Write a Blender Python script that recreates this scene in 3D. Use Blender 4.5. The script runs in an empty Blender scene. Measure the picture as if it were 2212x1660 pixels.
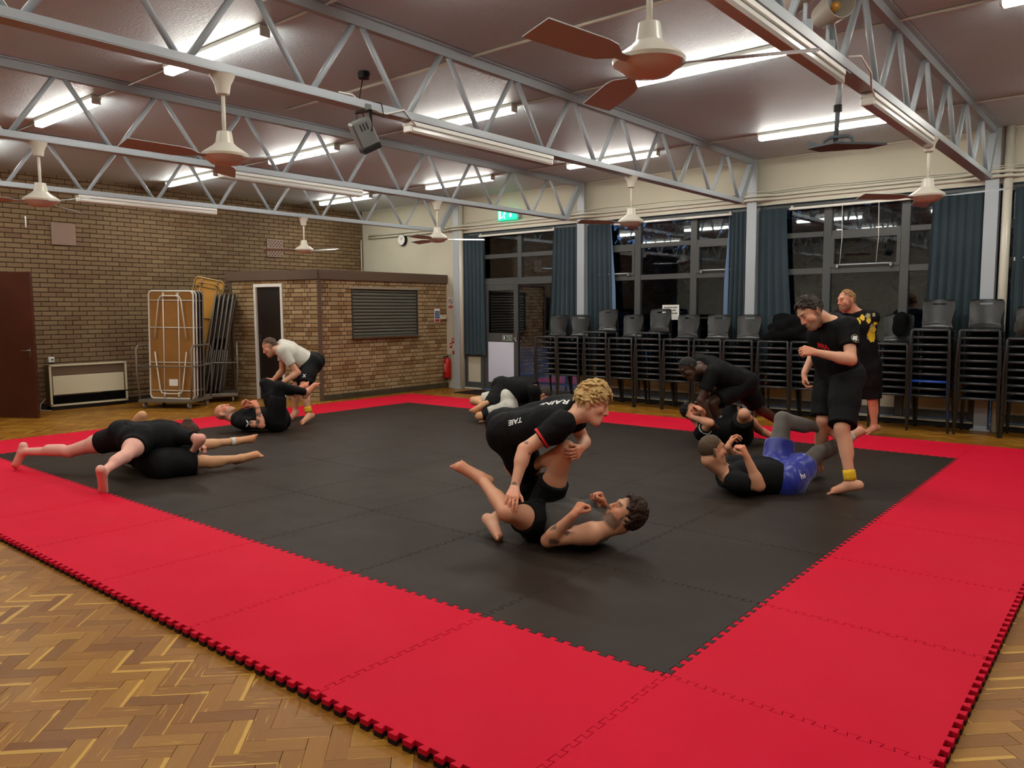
import bpy, math, random
import numpy as np
from mathutils import Vector, Matrix
random.seed(7); RNG = np.random.default_rng(11)
SC = bpy.context.scene
COL = SC.collection
PI = math.pi

# ------------------------------------------------------------------ camera
cam_d = bpy.data.cameras.new('camera'); cam = bpy.data.objects.new('camera', cam_d); COL.objects.link(cam)
cam_d.sensor_width = 36.0; cam_d.lens = 27.3949; cam_d.clip_start = 0.05; cam_d.clip_end = 300
def cam_axes(yaw, pitch, roll):
    cy, sy, cp, sp = math.cos(yaw), math.sin(yaw), math.cos(pitch), math.sin(pitch)
    f = Vector((sy*cp, cy*cp, sp)); r = Vector((cy, -sy, 0)); u = r.cross(f)
    cr, sr = math.cos(roll), math.sin(roll)
    return cr*r + sr*u, -sr*r + cr*u, f
CR, CU, CF = cam_axes(-0.6916, -0.0932, -0.0055)
cam.matrix_world = Matrix(((CR.x, CU.x, -CF.x, 1.4772), (CR.y, CU.y, -CF.y, -2.7661), (CR.z, CU.z, -CF.z, 1.5317), (0, 0, 0, 1)))
SC.camera = cam

# ------------------------------------------------------------------ world (deep dusk) and exposure
w = bpy.data.worlds.new('world'); SC.world = w; w.use_nodes = True
bg = w.node_tree.nodes['Background']; bg.inputs[0].default_value = (0.10, 0.19, 0.42, 1); bg.inputs[1].default_value = 0.50
vs = SC.view_settings
vs.view_transform = 'Standard'; vs.look = 'None'; vs.gamma = 1; vs.use_curve_mapping = False
vs.exposure = 1.12
LAMP_STRENGTH = 34.0
cy = SC.cycles
cy.max_bounces = 5; cy.diffuse_bounces = 3; cy.glossy_bounces = 3; cy.transmission_bounces = 2; cy.transparent_max_bounces = 8
cy.caustics_reflective = False; cy.caustics_refractive = False; cy.adaptive_threshold = 0.03; cy.use_light_tree = False

# ------------------------------------------------------------------ material helpers
def lin(c):
    c = c/255.0
    return c/12.92 if c <= 0.04045 else ((c+0.055)/1.055)**2.4
def rgb(r, g, b): return (lin(r), lin(g), lin(b), 1.0)
class NT:
    def __init__(s, name):
        s.m = bpy.data.materials.new(name); s.m.use_nodes = True
        s.n = s.m.node_tree.nodes; s.l = s.m.node_tree.links
        s.b = s.n['Principled BSDF']; s.out = s.n['Material Output']
    def add(s, t, **k):
        nd = s.n.new(t)
        for a, v in k.items():
            if a.startswith('i_'): nd.inputs[a[2:].replace('_', ' ')].default_value = v
            elif a.startswith('n_'): nd.inputs[int(a[2:])].default_value = v
            else: setattr(nd, a, v)
        return nd
    def link(s, a, b): s.l.new(a, b)
    def ramp(s, fac, stops):
        r = s.add('ShaderNodeValToRGB'); e = r.color_ramp.elements
        while len(e) < len(stops): e.new(0.5)
        for x, (p, c) in zip(e, stops): x.position = p; x.color = c
        s.link(fac, r.inputs[0]); return r.outputs[0]
    def math(s, op, a, b=None):
        m = s.add('ShaderNodeMath', operation=op)
        for i, v in enumerate((a, b)):
            if v is None: continue
            if isinstance(v, (int, float)): m.inputs[i].default_value = v
            else: s.link(v, m.inputs[i])
        return m.outputs[0]
    def mix(s, fac, a, b, blend='MIX'):
        m = s.add('ShaderNodeMix', data_type='RGBA', blend_type=blend)
        for sock, v in ((m.inputs[0], fac), (m.inputs[6], a), (m.inputs[7], b)):
            if isinstance(v, (int, float, tuple)): sock.default_value = v
            else: s.link(v, sock)
        return m.outputs[2]
    def noise(s, scale, vec=None, detail=3, rough=0.55, dist=0.0):
        n = s.add('ShaderNodeTexNoise'); n.inputs['Scale'].default_value = scale; n.inputs['Detail'].default_value = detail
        n.inputs['Roughness'].default_value = rough; n.inputs['Distortion'].default_value = dist
        if vec is not None: s.link(vec, n.inputs['Vector'])
        return n.outputs['Fac']
    def coord(s, kind='Object'): return s.add('ShaderNodeTexCoord').outputs[kind]
    def pos(s): return s.add('ShaderNodeNewGeometry').outputs['Position']
    def bump(s, h, strength=0.3, dist=0.01):
        b = s.add('ShaderNodeBump'); b.inputs['Strength'].default_value = strength; b.inputs['Distance'].default_value = dist
        s.link(h, b.inputs['Height']); s.link(b.outputs[0], s.b.inputs['Normal'])
MATS = {}
def mat(name, col, rough=0.6, spec=0.4, metal=0.0, var=0.0, vscale=4.0, bump=0.0, bscale=60.0, bdist=0.004, emit=None, estr=0.0, rvar=0.0, coat=0.0):
    if name in MATS: return MATS[name]
    t = NT(name); b = t.b
    b.inputs['Base Color'].default_value = col; b.inputs['Roughness'].default_value = rough
    b.inputs['Specular IOR Level'].default_value = spec; b.inputs['Metallic'].default_value = metal
    b.inputs['Coat Weight'].default_value = coat
    if var > 0:
        f = t.noise(vscale, t.pos(), 4)
        lo = tuple(c*(1-var) for c in col[:3]) + (1,); hi = tuple(min(1, c*(1+var)) for c in col[:3]) + (1,)
        t.link(t.ramp(f, [(0.3, lo), (0.7, hi)]), b.inputs['Base Color'])
    if rvar > 0:
        f = t.noise(3.0, t.pos(), 5)
        t.link(t.math('ADD', t.math('MULTIPLY', f, rvar), rough - rvar*0.5), b.inputs['Roughness'])
    if bump > 0: t.bump(t.noise(bscale, t.pos(), 3), bump, bdist)
    if emit: b.inputs['Emission Color'].default_value = emit; b.inputs['Emission Strength'].default_value = estr
    MATS[name] = t.m; return t.m

# ------------------------------------------------------------------ mesh helpers
class MB:
    def __init__(s): s.v = []; s.f = []
    def add(s, vs, fs):
        o = len(s.v); s.v += [tuple(x) for x in vs]; s.f += [tuple(i+o for i in f) for f in fs]; return s
    def box(s, c, d, rot=None, bev=0.0):
        hx, hy, hz = d[0]/2, d[1]/2, d[2]/2
        if bev <= 0:
            P = [(x, y, z) for x in (-hx, hx) for y in (-hy, hy) for z in (-hz, hz)]
            F = [(0, 1, 3, 2), (4, 6, 7, 5), (0, 4, 5, 1), (2, 3, 7, 6), (0, 2, 6, 4), (1, 5, 7, 3)]
        else:
            b = bev; P = []; F = []
            idx = {}
            for sx in (-1, 1):
                for sy in (-1, 1):
                    for sz in (-1, 1):
                        for ax in range(3):
                            p = [sx*(hx-b), sy*(hy-b), sz*(hz-b)]; p[ax] += (sx, sy, sz)[ax]*b
                            idx[(sx, sy, sz, ax)] = len(P); P.append(tuple(p))
            I = idx
            for sg in (-1, 1):
                F += [(I[sg, -1, -1, 0], I[sg, 1, -1, 0], I[sg, 1, 1, 0], I[sg, -1, 1, 0]),
                      (I[-1, sg, -1, 1], I[1, sg, -1, 1], I[1, sg, 1, 1], I[-1, sg, 1, 1]),
                      (I[-1, -1, sg, 2], I[1, -1, sg, 2], I[1, 1, sg, 2], I[-1, 1, sg, 2])]
            for a in (-1, 1):
                for c2 in (-1, 1):
                    F += [(I[a, c2, -1, 0], I[a, c2, 1, 0], I[a, c2, 1, 1], I[a, c2, -1, 1]),
                          (I[a, -1, c2, 0], I[a, 1, c2, 0], I[a, 1, c2, 2], I[a, -1, c2, 2]),
                          (I[-1, a, c2, 1], I[1, a, c2, 1], I[1, a, c2, 2], I[-1, a, c2, 2])]
                    for c3 in (-1, 1): F.append((I[a, c2, c3, 0], I[a, c2, c3, 1], I[a, c2, c3, 2]))
        M = rot if rot is not None else Matrix.Identity(3)
        return s.add([tuple(M @ Vector(p) + Vector(c)) for p in P], F)
    def bar(s, a, b, w, h, up=(0, 0, 1)):
        a, b = Vector(a), Vector(b); d = (b-a); L = d.length; d.normalize()
        u = Vector(up); x = d.cross(u)
        if x.length < 1e-4: x = d.cross(Vector((1, 0, 0)))
        x.normalize(); y = x.cross(d)
        P = [a + x*sx*w/2 + y*sy*h/2 for sx, sy in ((-1, -1), (1, -1), (1, 1), (-1, 1))]
        P += [p + d*L for p in P]
        return s.add(P, [(3, 2, 1, 0), (4, 5, 6, 7), (0, 1, 5, 4), (1, 2, 6, 5), (2, 3, 7, 6), (3, 0, 4, 7)])
    def tube(s, pts, r, n=8, cap=True):
        pts = [Vector(p) for p in pts]; rs = r if isinstance(r, (list, tuple)) else [r]*len(pts)
        P = []; ref = None
        for i, p in enumerate(pts):
            t = (pts[min(i+1, len(pts)-1)] - pts[max(i-1, 0)]).normalized()
            if ref is None:
                ref = t.cross(Vector((0, 0, 1)))
                if ref.length < 1e-3: ref = t.cross(Vector((0, 1, 0)))
            x = (ref - t*ref.dot(t)).normalized(); ref = x; y = t.cross(x)
            P += [p + (x*math.cos(2*PI*k/n) + y*math.sin(2*PI*k/n))*rs[i] for k in range(n)]
        F = [(i*n+k, i*n+(k+1) % n, (i+1)*n+(k+1) % n, (i+1)*n+k) for i in range(len(pts)-1) for k in range(n)]
        if cap: F += [tuple(range(n-1, -1, -1)), tuple((len(pts)-1)*n+k for k in range(n))]
        return s.add(P, F)
    def lathe(s, prof, n=20, c=(0, 0, 0), cap=True):
        P = [(c[0]+r*math.cos(2*PI*k/n), c[1]+r*math.sin(2*PI*k/n), c[2]+z) for r, z in prof for k in range(n)]
        F = [(i*n+k, i*n+(k+1) % n, (i+1)*n+(k+1) % n, (i+1)*n+k) for i in range(len(prof)-1) for k in range(n)]
        if cap: F += [tuple(range(n-1, -1, -1)), tuple((len(prof)-1)*n+k for k in range(n))]
        return s.add(P, F)
    def prism(s, poly, z0, z1):
        n = len(poly)
        P = [(x, y, z0) for x, y in poly] + [(x, y, z1) for x, y in poly]
        return s.add(P, [tuple(range(n-1, -1, -1)), tuple(range(n, 2*n))] + [(k, (k+1) % n, n+(k+1) % n, n+k) for k in range(n)])
    def data(s, name, smooth=False):
        me = bpy.data.meshes.new(name); me.from_pydata(s.v, [], s.f); me.update()
        import bmesh
        bm = bmesh.new(); bm.from_mesh(me); bmesh.ops.recalc_face_normals(bm, faces=bm.faces); bm.to_mesh(me); bm.free()
        if smooth:
            me.shade_smooth() if smooth is True else me.set_sharp_from_angle(angle=smooth)
        return me
    def build(s, name, m, parent=None, smooth=False):
        return put(name, s.data(name, smooth), m, parent)
def put(name, me, m=None, parent=None, loc=None, rot=None):
    o = bpy.data.objects.new(name, me); COL.objects.link(o)
    if m is not None and not me.materials: me.materials.append(m)
    if parent is not None: o.parent = parent
    if loc is not None: o.location = loc
    if rot is not None: o.rotation_euler = rot
    return o
def tag(o, label=None, cat=None, group=None, kind=None):
    if label: o['label'] = label
    if cat: o['category'] = cat
    if group: o['group'] = group
    if kind: o['kind'] = kind
    return o
def empty(name, loc=(0, 0, 0), rz=0.0, label=None, cat=None, group=None, kind=None):
    o = bpy.data.objects.new(name, None); COL.objects.link(o); o.location = loc; o.rotation_euler = (0, 0, rz); o.empty_display_size = 0.1
    return tag(o, label, cat, group, kind)
def struct(o): o['kind'] = 'structure'; return o
def children(o): return [c for c in bpy.data.objects if c.parent == o]
def copy_tree(o, loc, rz=0.0, label=None, kids=None):
    c = o.copy(); COL.objects.link(c); c.location = loc; c.rotation_euler = (0, 0, rz)
    if label: c['label'] = label
    for k in kids:
        d = k.copy(); COL.objects.link(d); d.parent = c
        for g in k.children:
            e = g.copy(); COL.objects.link(e); e.parent = d
    return c
ORD = ['first', 'second', 'third', 'fourth', 'fifth', 'sixth', 'seventh', 'eighth', 'ninth', 'tenth']

# ------------------------------------------------------------------ dimensions
XB, YW, ZC = -12.15, 8.55, 3.72           # brick wall, window wall, ceiling
XR, YF = 5.0, -6.0                        # right and front walls behind the camera
MT = 0.04                                 # foam mat thickness
COLX = [-9.22, -6.26, -3.22, -0.18, 2.86] # steel columns / trusses
CAMP = Vector((1.4772, -2.7661, 1.5317))

# ------------------------------------------------------------------ shared materials
def brick_mat(name, cols, dark=0.55):
    t = NT(name)
    r1 = t.add('ShaderNodeObjectInfo').outputs['Random']; r2 = t.add('ShaderNodeNewGeometry').outputs['Random Per Island']
    r = t.math('FRACT', t.math('ADD', t.math('MULTIPLY', r1, 7.31), r2))
    base = t.ramp(r, [(i/(len(cols)-1), c) for i, c in enumerate(cols)])
    n = t.noise(26, t.pos(), 5, 0.7)
    c = t.mix(t.math('MULTIPLY', n, 0.55), base, t.mix(1.0, base, (dark, dark*0.95, dark*0.9, 1), 'MULTIPLY'))
    t.link(c, t.b.inputs['Base Color']); t.b.inputs['Roughness'].default_value = 0.62; t.b.inputs['Specular IOR Level'].default_value = 0.35
    t.bump(t.noise(120, t.pos(), 4, 0.7), 0.5, 0.004)
    return t.m
M_BRICK = brick_mat('brown_brick', [rgb(128, 103, 74), rgb(136, 111, 81), rgb(122, 98, 71), rgb(139, 116, 83), rgb(131, 107, 77), rgb(120, 92, 65)])
M_BUFF = brick_mat('buff_brick', [rgb(163, 137, 97), rgb(179, 151, 111), rgb(145, 113, 75), rgb(183, 158, 120), rgb(167, 144, 104), rgb(136, 102, 66), rgb(169, 145, 106)])
M_MORTAR = mat('mortar', rgb(70, 54, 39), 0.9, 0.1, var=0.25, vscale=8, bump=0.3, bscale=150)
M_CREAM = mat('cream_paint', rgb(196, 191, 170), 0.6, 0.3, var=0.05, vscale=1.6, bump=0.05, bscale=40)
M_CREAMT = mat('cream_trim', rgb(200, 196, 178), 0.45, 0.4)
M_STEEL = mat('grey_painted_steel', rgb(168, 176, 181), 0.38, 0.5, rvar=0.15)
M_WHITE = mat('white_paint', rgb(226, 224, 214), 0.4, 0.5)
M_PIPE = mat('cream_gloss_pipe', rgb(204, 199, 182), 0.3, 0.5)
M_ALU = mat('dark_grey_aluminium', rgb(70, 72, 71), 0.45, 0.5, var=0.06)
M_BROWN = mat('brown_paint', rgb(96, 77, 62), 0.5, 0.4)
M_BLACKP = mat('black_panel', rgb(24, 20, 18), 0.4, 0.4)
M_CHROME = mat('chrome', rgb(200, 200, 200), 0.2, 0.5, 1.0)
M_RUBBER = mat('black_rubber', rgb(22, 22, 22), 0.6, 0.3)

def ceiling_mat():
    t = NT('mauve_ceiling_plaster')
    n = t.noise(0.9, t.pos(), 4)
    t.link(t.ramp(n, [(0.3, rgb(192, 202, 206)), (0.7, rgb(200, 210, 214))]), t.b.inputs['Base Color'])
    t.b.inputs['Roughness'].default_value = 0.5; t.b.inputs['Specular IOR Level'].default_value = 0.35
    m = t.add('ShaderNodeMapping'); m.inputs['Scale'].default_value = (9, 16, 9); t.link(t.pos(), m.inputs[0])
    v = t.add('ShaderNodeTexVoronoi'); v.inputs['Scale'].default_value = 1.0; t.link(m.outputs[0], v.inputs['Vector'])
    h = t.math('ADD', t.math('MULTIPLY', t.math('GREATER_THAN', t.noise(7, m.outputs[0], 3, 0.6), 0.57), 0.25), t.math('MULTIPLY', t.noise(2.6, m.outputs[0], 6, 0.7), 0.9))
    t.bump(h, 0.55, 0.012)
    return t.m
M_CEIL = ceiling_mat()

def parquet_mat():
    t = NT('oiled_hardwood_block')
    uv = t.add('ShaderNodeUVMap').outputs[0]
    r1 = t.add('ShaderNodeObjectInfo').outputs['Random']; r2 = t.add('ShaderNodeNewGeometry').outputs['Random Per Island']
    r = t.math('FRACT', t.math('ADD', t.math('MULTIPLY', r1, 5.17), r2))
    base = t.ramp(r, [(0, rgb(134, 86, 22)), (0.25, rgb(164, 112, 34)), (0.5, rgb(144, 94, 24)), (0.75, rgb(176, 126, 42)), (1, rgb(130, 78, 18))])
    off = t.add('ShaderNodeCombineXYZ'); t.link(t.math('MULTIPLY', r, 37.0), off.inputs[0]); t.link(t.math('MULTIPLY', r, 11.0), off.inputs[1])
    ad = t.add('ShaderNodeVectorMath', operation='ADD'); t.link(uv, ad.inputs[0]); t.link(off.outputs[0], ad.inputs[1])
    mp = t.add('ShaderNodeMapping'); mp.inputs['Scale'].default_value = (5, 70, 1); t.link(ad.outputs[0], mp.inputs[0])
    g = t.noise(1.0, mp.outputs[0], 5, 0.65, 0.6)
    c = t.mix(t.math('MULTIPLY', g, 0.75), base, t.mix(1.0, base, (0.5, 0.42, 0.36, 1), 'MULTIPLY'))
    # pale sapwood along one edge of some blocks
    sep = t.add('ShaderNodeSeparateXYZ'); t.link(uv, sep.inputs[0])
    st = t.noise(1.0, mp.outputs[0], 2, .5, .3); mid = t.math('MULTIPLY', t.math('GREATER_THAN', st, .64), t.math('GREATER_THAN', t.math('FRACT', t.math('MULTIPLY', r, 5.3)), .5)); c = t.mix(t.math('MULTIPLY', mid, .45), c, rgb(214, 168, 76))
    wob = t.math('MULTIPLY', t.math('SUBTRACT', t.noise(9, ad.outputs[0], 2), 0.5), 0.012)
    edge = t.math('ADD', sep.outputs[1], wob)
    thr = t.math('MULTIPLY', t.math('MAXIMUM', t.math('SUBTRACT', r, 0.35), 0.0), 0.034)
    sap = t.math('LESS_THAN', edge, t.math('ADD', thr, 0.002))
    sap = t.math('MULTIPLY', sap, t.math('GREATER_THAN', t.math('FRACT', t.math('MULTIPLY', r, 13.7)), 0.45))
    c = t.mix(t.math('MULTIPLY', sap, 0.62), c, rgb(220, 174, 78))
    t.link(c, t.b.inputs['Base Color'])
    rr = t.math('ADD', t.math('MULTIPLY', t.noise(5, t.pos(), 5), 0.25), 0.24)
    t.link(rr, t.b.inputs['Roughness']); t.b.inputs['Specular IOR Level'].default_value = 0.27
    t.bump(g, 0.08, 0.002)
    return t.m
M_PARQ = parquet_mat()

# ------------------------------------------------------------------ brick laying
def lay_bricks(parent, p, u, nrm, L, H, openings, bond, mt, n_single, seen=None, zb=0.0):
    p, u, nrm = Vector(p), Vector(u), Vector(nrm); up = Vector((0, 0, 1))
    bl, hl, g, ch, d = 0.215, 0.1025, 0.010, 0.075, 0.011
    full = {}
    def bdata(l, key):
        if key not in full:
            full[key] = MB().box((l/2, 0.0, (ch-g)/2), (l, d*2, ch-g), bev=0.004).data('brick'); full[key].materials.append(mt)
        return full[key]
    R = Matrix((u, nrm, up)).transposed()
    cand = []; rest = MB()
    nz = int(round(H/ch))
    for k in range(nz):
        z = zb + k*ch; x = -(0.1125 if k % 2 else 0.0)
        i = 0
        if bond == 'flemish': x = -(0.17 if k % 2 else 0.0)
        while x < L:
            l = bl
            if bond == 'flemish' and (i + k) % 2: l = hl
            a, b = x, x + l
            x += l + g; i += 1
            segs = [(max(a, 0.004), min(b, L-0.002))]
            for (o0, o1, z0, z1) in openings:
                if z + ch - g > z0 + 0.02 and z < z1 - 0.02:
                    ns = []
                    for s0, s1 in segs:
                        if s1 <= o0 or s0 >= o1: ns.append((s0, s1))
                        else:
                            if s0 < o0 - 0.02: ns.append((s0, o0 - 0.004))
                            if s1 > o1 + 0.02: ns.append((o1 + 0.004, s1))
                    segs = ns
            for s0, s1 in segs:
                if s1 - s0 < 0.025: continue
                jit = random.uniform(-0.0015, 0.0015)
                q = p + u*s0 + up*z + nrm*jit
                if abs((s1-s0) - l) < 1e-4: cand.append((q, l))
                else: rest.box(R @ Vector(((s1-s0)/2, 0, (ch-g)/2)) + q, (s1-s0, d*2, ch-g), R, 0.004)
    def score(c):
        q = c[0]; s = (q - CAMP).length
        if seen is not None and not seen(q): s += 100
        return s
    cand.sort(key=score)
    for q, l in cand[:n_single]:
        o = put('brick', bdata(l, round(l, 3)), mt, parent); o.matrix_world = Matrix.Translation(q) @ R.to_4x4()
    for q, l in cand[n_single:]:
        rest.box(R @ Vector((l/2, 0, (ch-g)/2)) + q, (l, d*2, ch-g), R, 0.004)
    o = rest.build('far_bricks', mt, parent); o['kind'] = 'stuff'; o['label'] = 'remaining courses of the same brickwork'

# ------------------------------------------------------------------ room shell
struct(MB().box((-3.55, 1.25, -0.06), (17.6, 14.9, 0.1)).build('floor', mat('dark_subfloor', rgb(30, 20, 12), 0.8, 0.1)))
FLOOR = bpy.data.objects['floor']
struct(MB().box((-3.55, 1.25, ZC+0.06), (17.6, 14.9, 0.12)).build('ceiling', M_CEIL))
WL = struct(MB().box((XB-0.1, 1.25, ZC/2), (0.2, 14.9, ZC)).build('wall_left', M_MORTAR))
lay_bricks(WL, (XB, YW, 0), (0, -1, 0), (1, 0, 0), YW-0.9, ZC, [], 'stretcher', M_BRICK, 300,
           lambda q: 1.7 < q.y < 4.6 and 0.8 < q.z < 3.4)
struct(MB().box((XR+0.1, 1.25, ZC/2), (0.2, 14.9, ZC)).build('wall_right', M_CREAM))
struct(MB().box((-3.55, YF-0.1, ZC/2), (17.6, 0.2, ZC)).build('wall_front', M_CREAM))
# window wall: solid return at the left, upper band, columns carry it
wb = MB()
wb.box(((XB-9.12)/2, YW+0.1, ZC/2), (-9.12-XB, 0.2, ZC))
wb.box(((-9.12+XR)/2, YW+0.1, (3.06+ZC)/2), (XR+9.12, 0.2, ZC-3.06))
struct(wb.build('wall_back', M_CREAM))
# fascia board along the heads of the windows
struct(MB().box(((-9.1+XR)/2, YW-0.015, 3.105), (XR+9.1, 0.03, 0.11), bev=0.004).build('trim_1', M_CREAMT))
struct(MB().box(((XB+XR)/2, YW-0.012, ZC-0.012), (XR-XB, 0.02, 0.02)).build('trim_2', M_CREAMT))
# lobby stub wall and dark skirting under the brick wall
struct(MB().box((-12.0, 0.55, ZC/2), (0.35, 0.12, ZC)).build('wall_lobby', M_CREAM))
struct(MB().box((XB+0.014, 2.9, 0.05), (0.028, 4.0, 0.10), bev=0.004).build('baseboard_left', mat('dark_skirting', rgb(40, 28, 20), 0.5)))

# ------------------------------------------------------------------ herringbone parquet
def parquet():
    Lb, Wb, g = 0.2286, 0.0762, 0.0013
    n = 3
    me1 = None
    def block():
        m = MB(); x, y = Lb-g, Wb-g
        P = [(0, 0, 0), (x, 0, 0), (x, y, 0), (0, y, 0), (0, 0, -0.01), (x, 0, -0.01), (x, y, -0.01), (0, y, -0.01)]
        return P, [(0, 1, 2, 3), (0, 4, 5, 1), (1, 5, 6, 2), (2, 6, 7, 3), (3, 7, 4, 0)]
    P, F = block()
    me = bpy.data.meshes.new('parquet_block'); me.from_pydata(P, [], F)
    uvl = me.uv_layers.new(name='UVMap')
    for li, lp in enumerate(me.loops): uvl.data[li].uv = P[lp.vertex_index][:2]
    me.materials.append(M_PARQ)
    c45 = math.cos(PI/4)
    blocks = []
    # herringbone lattice in rotated frame: cells on a w grid
    R = int(16/Wb)
    ax = Vector((c45, c45)); ay = Vector((-c45, c45)); org = Vector((-3.5, 1.2))
    for i in range(-170, 171):
        for j in range(-30, 31):
            # horizontal blocks: start (i + 2*n*j ... ) classic herringbone tiling
            hx = (i + 2*n*j)*Wb; hy = i*Wb
            blocks.append((hx, hy, 0)); blocks.append((hx + n*Wb, hy - (n-1)*Wb, 1))
    out = []
    for x, y, k in blocks:
        o = org + ax*x + ay*y
        cx = o + ax*((Lb if not k else Wb)/2) + ay*((Wb if not k else Lb)/2)
        if not (XB+0.02 < cx.x < XR-0.02 and YF+0.02 < cx.y < YW+0.02): continue
        if -8.8 < cx.x < 0.8 and -0.8 < cx.y < 6.8: continue
        # outside the camera's cone, behind: leave the sub floor
        d = Vector((cx.x, cx.y, 0)) - CAMP
        if d.dot(CF) < 0.6: continue
        px = d.dot(CR)/d.dot(CF)
        if abs(px) > 1.25: continue
        py = -d.dot(CU)/d.dot(CF)
        out.append((d.length, abs(px) < 0.66 and py < 0.5 and not (-9.05 < cx.x < 1.02 and -1.02 < cx.y < 7.02), o, k))
    out.sort(key=lambda t: (not t[1], t[0]))
    V = []; FF = []; UV = []
    for q, (dist, vis, o, k) in enumerate(out):
        X = (ax, ay) if not k else (ay, -ax)
        oo = o if not k else o + ax*Wb
        z = random.uniform(-0.0006, 0.0)
        if q < 300:
            ob = put('parquet_block', me, None, FLOOR)
            a = math.atan2(X[0].y, X[0].x); ob.location = (oo.x, oo.y, z); ob.rotation_euler = (0, 0, a)
        else:
            b0 = len(V)
            for p in P:
                w2 = oo + X[0]*p[0] + X[1]*p[1]; V.append((w2.x, w2.y, p[2] + z))
            for f in F:
                FF.append(tuple(i+b0 for i in f)); UV += [P[i][:2] for i in f]
    m2 = bpy.data.meshes.new('far_parquet_blocks'); m2.from_pydata(V, [], FF)
    uv2 = m2.uv_layers.new(name='UVMap'); uv2.data.foreach_set('uv', np.array(UV, dtype=np.float32).ravel())
    o = put('far_parquet_blocks', m2, M_PARQ, FLOOR); o['kind'] = 'stuff'; o['label'] = 'remaining blocks of the same herringbone parquet'
parquet()

# ------------------------------------------------------------------ steel columns on the window wall
def column(x, lab):
    t = empty('steel_column', (x, YW-0.025, 0), 0, lab, 'column', 'steel columns along the window wall')
    MB().box((0, 0, ZC/2), (0.012, 0.14, ZC)).build('web', M_STEEL, t)
    MB().box((0, -0.073, ZC/2), (0.15, 0.014, ZC), bev=0.003).build('flange', M_STEEL, t)
    MB().box((0, 0.073, ZC/2), (0.15, 0.014, ZC), bev=0.003).build('flange', M_STEEL, t)
    MB().box((0, -0.01, 0.01), (0.22, 0.20, 0.02), bev=0.003).build('base_plate', M_STEEL, t)
for x, l in zip(COLX, ['grey steel column beside the fire extinguisher and exit door', 'grey steel column between the exit door curtains and the notice window',
                       'grey steel column between the notice window and the bearded men', 'grey steel column beside the cream pipe at the right', 'grey steel column past the right curtain']):
    column(x, l)

# ------------------------------------------------------------------ windows
def glass_mat():
    t = NT('window_glass'); t.n.remove(t.b)
    tr = t.add('ShaderNodeBsdfTransparent'); tr.inputs[0].default_value = (0.72, 0.76, 0.78, 1)
    gl = t.add('ShaderNodeBsdfGlossy'); gl.inputs['Roughness'].default_value = 0.02; gl.inputs[0].default_value = (0.9, 0.95, 1, 1)
    fr = t.add('ShaderNodeFresnel'); fr.inputs[0].default_value = 1.55
    mx = t.add('ShaderNodeMixShader')
    t.link(t.math('MULTIPLY', fr.outputs[0], 2.1), mx.inputs[0]); t.link(tr.outputs[0], mx.inputs[1]); t.link(gl.outputs[0], mx.inputs[2])
    b = t.add('ShaderNodeBump'); b.inputs['Strength'].default_value = 0.02; b.inputs['Distance'].default_value = 0.02
    t.link(t.noise(2.2, t.pos(), 1), b.inputs['Height']); t.link(b.outputs[0], gl.inputs['Normal'])
    t.link(mx.outputs[0], t.out.inputs[0]); return t.m
M_GLASS = glass_mat()
WY = YW + 0.06
def rail(t, a, b, w=0.07, d=0.06, name='frame_rail', m=None): MB().bar(a, b, w, d, (0, 1, 0)).build(name, m or M_ALU, t)
def vbar(t, x, z0, z1, w=0.07, d=0.08, name='mullion'): MB().box((x, WY, (z0+z1)/2), (w, d, z1-z0), bev=0.004).build(name, M_ALU, t)
def hbar(t, x0, x1, z, h=0.07, d=0.07, name='transom'): MB().box(((x0+x1)/2, WY, z), (x1-x0, d, h), bev=0.004).build(name, M_ALU, t)
def pane(t, x0, x1, z0, z1, name='pane'): MB().box(((x0+x1)/2, WY+0.004, (z0+z1)/2), (x1-x0, 0.005, z1-z0)).build(name, M_GLASS, t)
def sash(t, x0, x1, z0, z1):
    s = MB()
    for a, b in (((x0, z0+.02), (x1, z0+.02)), ((x0, z1-.02), (x1, z1-.02))): s.box(((a[0]+b[0])/2, WY-0.025, a[1]), (b[0]-a[0], 0.05, 0.045))
    for x in (x0+.02, x1-.02): s.box((x, WY-0.025, (z0+z1)/2), (0.045, 0.048, z1-z0))
    so = s.build('opening_sash', M_ALU, t)
    MB().tube([(x0+.1, WY-0.07, z0+0.03), (x1-.1, WY-0.07, z0+0.03)], 0.012, 8).build('catch_bar', M_STEEL, so, True)
    for x in (x0+.1, x1-.1):
        MB().box((x, WY-0.065, z0+0.015), (0.04, 0.05, 0.06), bev=0.008).build('catch', M_CHROME, so)
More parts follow.
